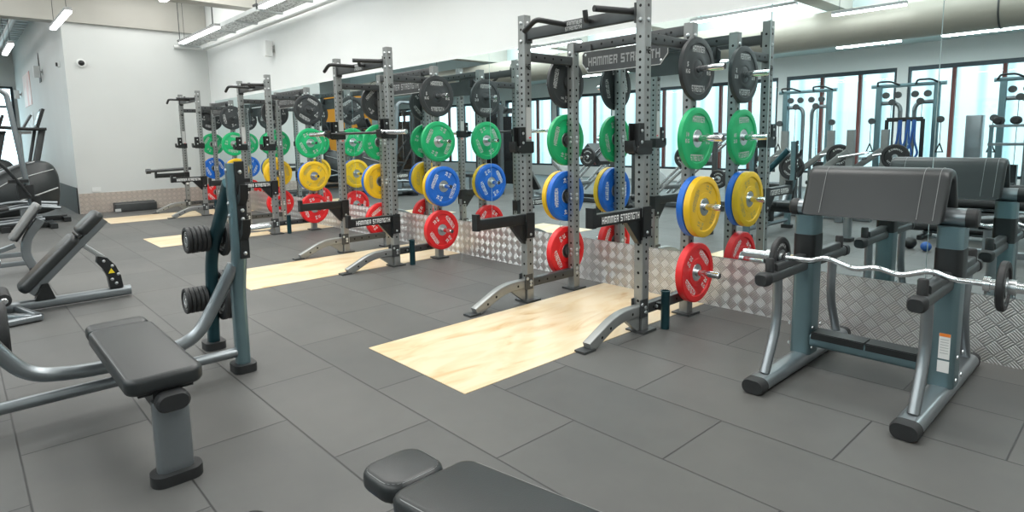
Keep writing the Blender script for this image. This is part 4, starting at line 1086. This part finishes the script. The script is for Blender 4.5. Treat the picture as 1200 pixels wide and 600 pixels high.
def leg_press(x, y, lab):
    t = thing('leg_press', lab, 'leg press', (x, y, 0), 0, 'leg presses reflected in the mirror')
    for s in (-1, 1):
        for q in (0, .12):
            mb = MB(); mb.tube([(-.9+q, s*.3, .2), (.35+q, s*.3, 1.30)], .028, n=10); mb.build('guide_rail', M_chr, t)
        mb = MB(); mb.bar((.5, s*.36, 0), (.5, s*.36, 1.40), .08, .08, (0, 1, 0)); mb.build('post', M_dk, t)
        mb = MB(); mb.bar((-1.1, s*.36, .05), (.7, s*.36, .05), .09, .09); mb.build('base_rail', M_dk, t)
        mb = MB(); mb.lathe([(0, 0), (0, .025), (s*.3, .025), (s*.3, 0)], 'y', (-.05, s*.38, .95), 12); mb.build('weight_peg', M_chr, t)
    mb = MB(); mb.box((-.05, 0, 1.0), (.12, .66, .5), 0, Matrix.Rotation(-.75, 3, 'Y')); mb.build('carriage', M_dk, t)
    mb = MB(); mb.pad(.75, .45, .1, .05, .03, 0, Matrix.Translation((-1.05, 0, .55)) @ Matrix.Rotation(.7, 4, 'Y')); mb.build('back_pad', M_leath2, t, 50)
    mb = MB(); mb.pad(.4, .4, .09, .05, .03, 0, Matrix.Translation((-.72, 0, .32))); mb.build('seat_pad', M_leath2, t, 50)
    mb = MB(); mb.tube([(-.5, -.42, 1.36), (.6, -.42, 1.36)], .03, n=8); mb.build('hand_rail', M_silv, t)
leg_press(-8.05, -1.3, 'leg press with chrome rails reflected left of the nearest rack\'s green plates')
leg_press(-6.0, -1.6, 'leg press with chrome rails reflected between the plates of the nearest rack')
def stack_machine(x, y, lab, h=2.1):
    t = thing('weight_stack_machine', lab, 'weight machine', (x, y, 0), 0, 'tall weight stack machines reflected in the mirror')
    for s in (-1, 1):
        mb = MB(); mb.bar((s*.42, 0, 0), (s*.42, 0, h), .1, .12, (0, 1, 0)); mb.build('post', M_dk, t)
    mb = MB(); mb.box((0, 0, h), (.95, .16, .14)); mb.lathe([(-.05, 0), (-.05, .07), (.05, .07), (.05, 0)], 'y', (-.15, .12, h+.05), 14); mb.lathe([(-.05, 0), (-.05, .07), (.05, .07), (.05, 0)], 'y', (.15, .12, h+.05), 14); mb.build('top_housing', M_dk, t)
    mb = MB(); mb.box((0, 0, .75), (.7, .1, 1.3)); mb.build('weight_stack', M_blk, t)
    mb = MB(); mb.box((0, .06, 1.35), (.72, .02, 1.2)); mb.build('shield', M_screen, t)
    mb = MB(); mb.tube([(0, .1, h), (0, .1, .5)], .006, n=5); mb.build('cable', M_steel, t)
    mb = MB(); mb.pad(.35, .35, .08, .05, .02, 0, Matrix.Translation((0, .6, .45))); mb.build('seat_pad', M_leath, t)
    mb = MB(); mb.bar((0, 0, .1), (0, .8, .1), .1, .1); mb.bar((0, .6, .1), (0, .6, .45), .08, .08, (0, 1, 0)); mb.build('base', M_silv, t)
stack_machine(-14.6, -1.3, 'tall dark weight stack machine reflected behind the second rack\'s right plates')
stack_machine(-12.6, -2.6, 'tall dark weight stack machine reflected left of the nearest rack upright')
stack_machine(-11.4, -1.0, 'tall dark weight stack machine reflected behind the second rack\'s blue plate')
stack_machine(-17.0, -2.2, 'tall dark weight stack machine reflected by the orange panel', 2.2)
# mat rolls on a low rack
t = thing('roller_rack', 'low black rack holding rolled mats, reflected under the curl bench pad', 'mat rack', (-1.66, -.35, 0))
for s in (-1, 1):
    mb = MB(); mb.bar((s*.40, -.25, .03), (s*.40, .25, .03), .05, .05); mb.bar((s*.40, -.24, .0), (s*.40, -.24, .72), .05, .05, (0, 1, 0)); mb.build('side_frame', M_blk, t)
mb = MB()
for k in range(4): mb.box((0, -.12, .07+.165*k), (.85, .25, .012))
mb.build('shelf', M_blk, t)
rn = ['bottom', 'second', 'third', 'top']
for k in range(4):
    mb = MB(); mb.lathe([(-.62+.07*k, 0), (-.62+.07*k, .062), (-.605+.07*k, .07), (.5, .07), (.515, .062), (.515, 0)], 'x', n=18)
    o = mb.build('rolled_mat', M_rub, None, loc=(-1.62+.03*k, -.42, .148+.165*k)); tag(o, 'dark rolled mat on the %s shelf of the reflected mat rack' % rn[k], 'mat', 'rolled mats')
for k, (x, y, r, m_, lab) in enumerate(((-1.98, .62, .07, M_blk, 'small black ball on the floor reflected under the curl bench'), (-1.80, .70, .055, M_bluestrap, 'small blue ball on the floor reflected under the curl bench'))):
    mb = MB(); mb.lathe([(r*math.sin(a), r*math.cos(a)) for a in [(-.5+i/12)*PI for i in range(13)]], 'z', n=20); o = mb.build('massage_ball', m_, None, loc=(x, y, r)); tag(o, lab, 'ball')
# orange wall panel in the far bay
mb = MB(); mb.box((-20.0, -1.6, 1.5), (.06, 2.2, 2.9)); mb.box((-20.0, -1.6, .03), (.5, 2.3, .06)); tag(mb.build('partition_panel', M_orangewall), 'bright orange partition panel reflected behind the second rack', 'partition')

# ------------------------------------------------------------------ light
w = bpy.data.worlds.new('World'); sc.world = w; w.use_nodes = True
bg = w.node_tree.nodes['Background']; bg.inputs[0].default_value = (.82, .96, 1.0, 1); bg.inputs[1].default_value = 4.2
def area(loc, sx, sy, e, col=(1, 1, 1), rot=(0, 0, 0)):
    l = bpy.data.lights.new('fill_light', 'AREA'); l.shape = 'RECTANGLE'; l.size = sx; l.size_y = sy; l.energy = e; l.color = col
    o = bpy.data.objects.new('fill_light', l); COL.objects.link(o); o.location = loc; o.rotation_euler = rot; return o
K = .62
for x, ka, kb, kc in ((-12.9, .5, .8, 1), (-9.6, .8, 1, 1), (-6.2, .9, 1.15, .9), (-2.8, .9, .3, .5), (.6, .75, .1, .4)):  # added fill lights below the ceiling, with no fixtures of their own
    area((x, 3.1, 4.45), 2.6, 1.6, 200*K*ka, (1, .985, .955))
    area((x, .6, 4.5), 2.6, 2.0, 80*K*kb, (1, .99, .97))
    area((x, -2.2, 4.5), 2.6, 1.6, 190*K*kc, (.97, 1, 1))
    area((x, -4.0, 4.45), 2.6, .8, 100*K, (.97, 1, 1))
for x in (-18, -22): area((x, -1.0, 4.4), 3, 3, 130*K)  # more added fill, over the far left bay
for x0, x1 in ((-4.95, -3.75), (-3.1, -1.55), (-8.5, -6.6), (-12.0, -10.2)): area(((x0+x1)/2, -5.2, 3.124), x1-x0-.03, .08, 75*K, (.95, 1, 1))  # added fill strips boosting the soffit fixtures to brighten the window wall

# ------------------------------------------------------------------ camera
F, YAW, PIT, ROLL, CX, CY, HH = 708.5956, .8264, .122, .0169, 599.849, 248.332, 1.3673
c, s = math.cos(YAW), math.sin(YAW)
R = Vector((c, s, 0)); Fw = Vector((-s, c, 0)); Up = Vector((0, 0, 1))
F2 = Fw*math.cos(PIT)-Up*math.sin(PIT); U2 = Fw*math.sin(PIT)+Up*math.cos(PIT)
R3 = R*math.cos(ROLL)-U2*math.sin(ROLL); U3 = R*math.sin(ROLL)+U2*math.cos(ROLL)
cam = bpy.data.cameras.new('camera'); co = bpy.data.objects.new('camera', cam); COL.objects.link(co)
cam.sensor_width = 36; cam.sensor_fit = 'HORIZONTAL'; cam.lens = 36*F/1200
cam.shift_x = (600-CX)/1200; cam.shift_y = (CY-300)/1200
cam.clip_start = .05; cam.clip_end = 200
m = Matrix((R3, U3, -F2)).transposed().to_4x4(); m.translation = (0, 0, HH); co.matrix_world = m
sc.camera = co
sc.view_settings.view_transform = 'Standard'; sc.view_settings.look = 'None'
sc.view_settings.exposure = 0.0
try:
    sc.cycles.use_denoising = True; sc.cycles.max_bounces = 8; sc.cycles.glossy_bounces = 5; sc.cycles.sample_clamp_indirect = 6
except Exception: pass
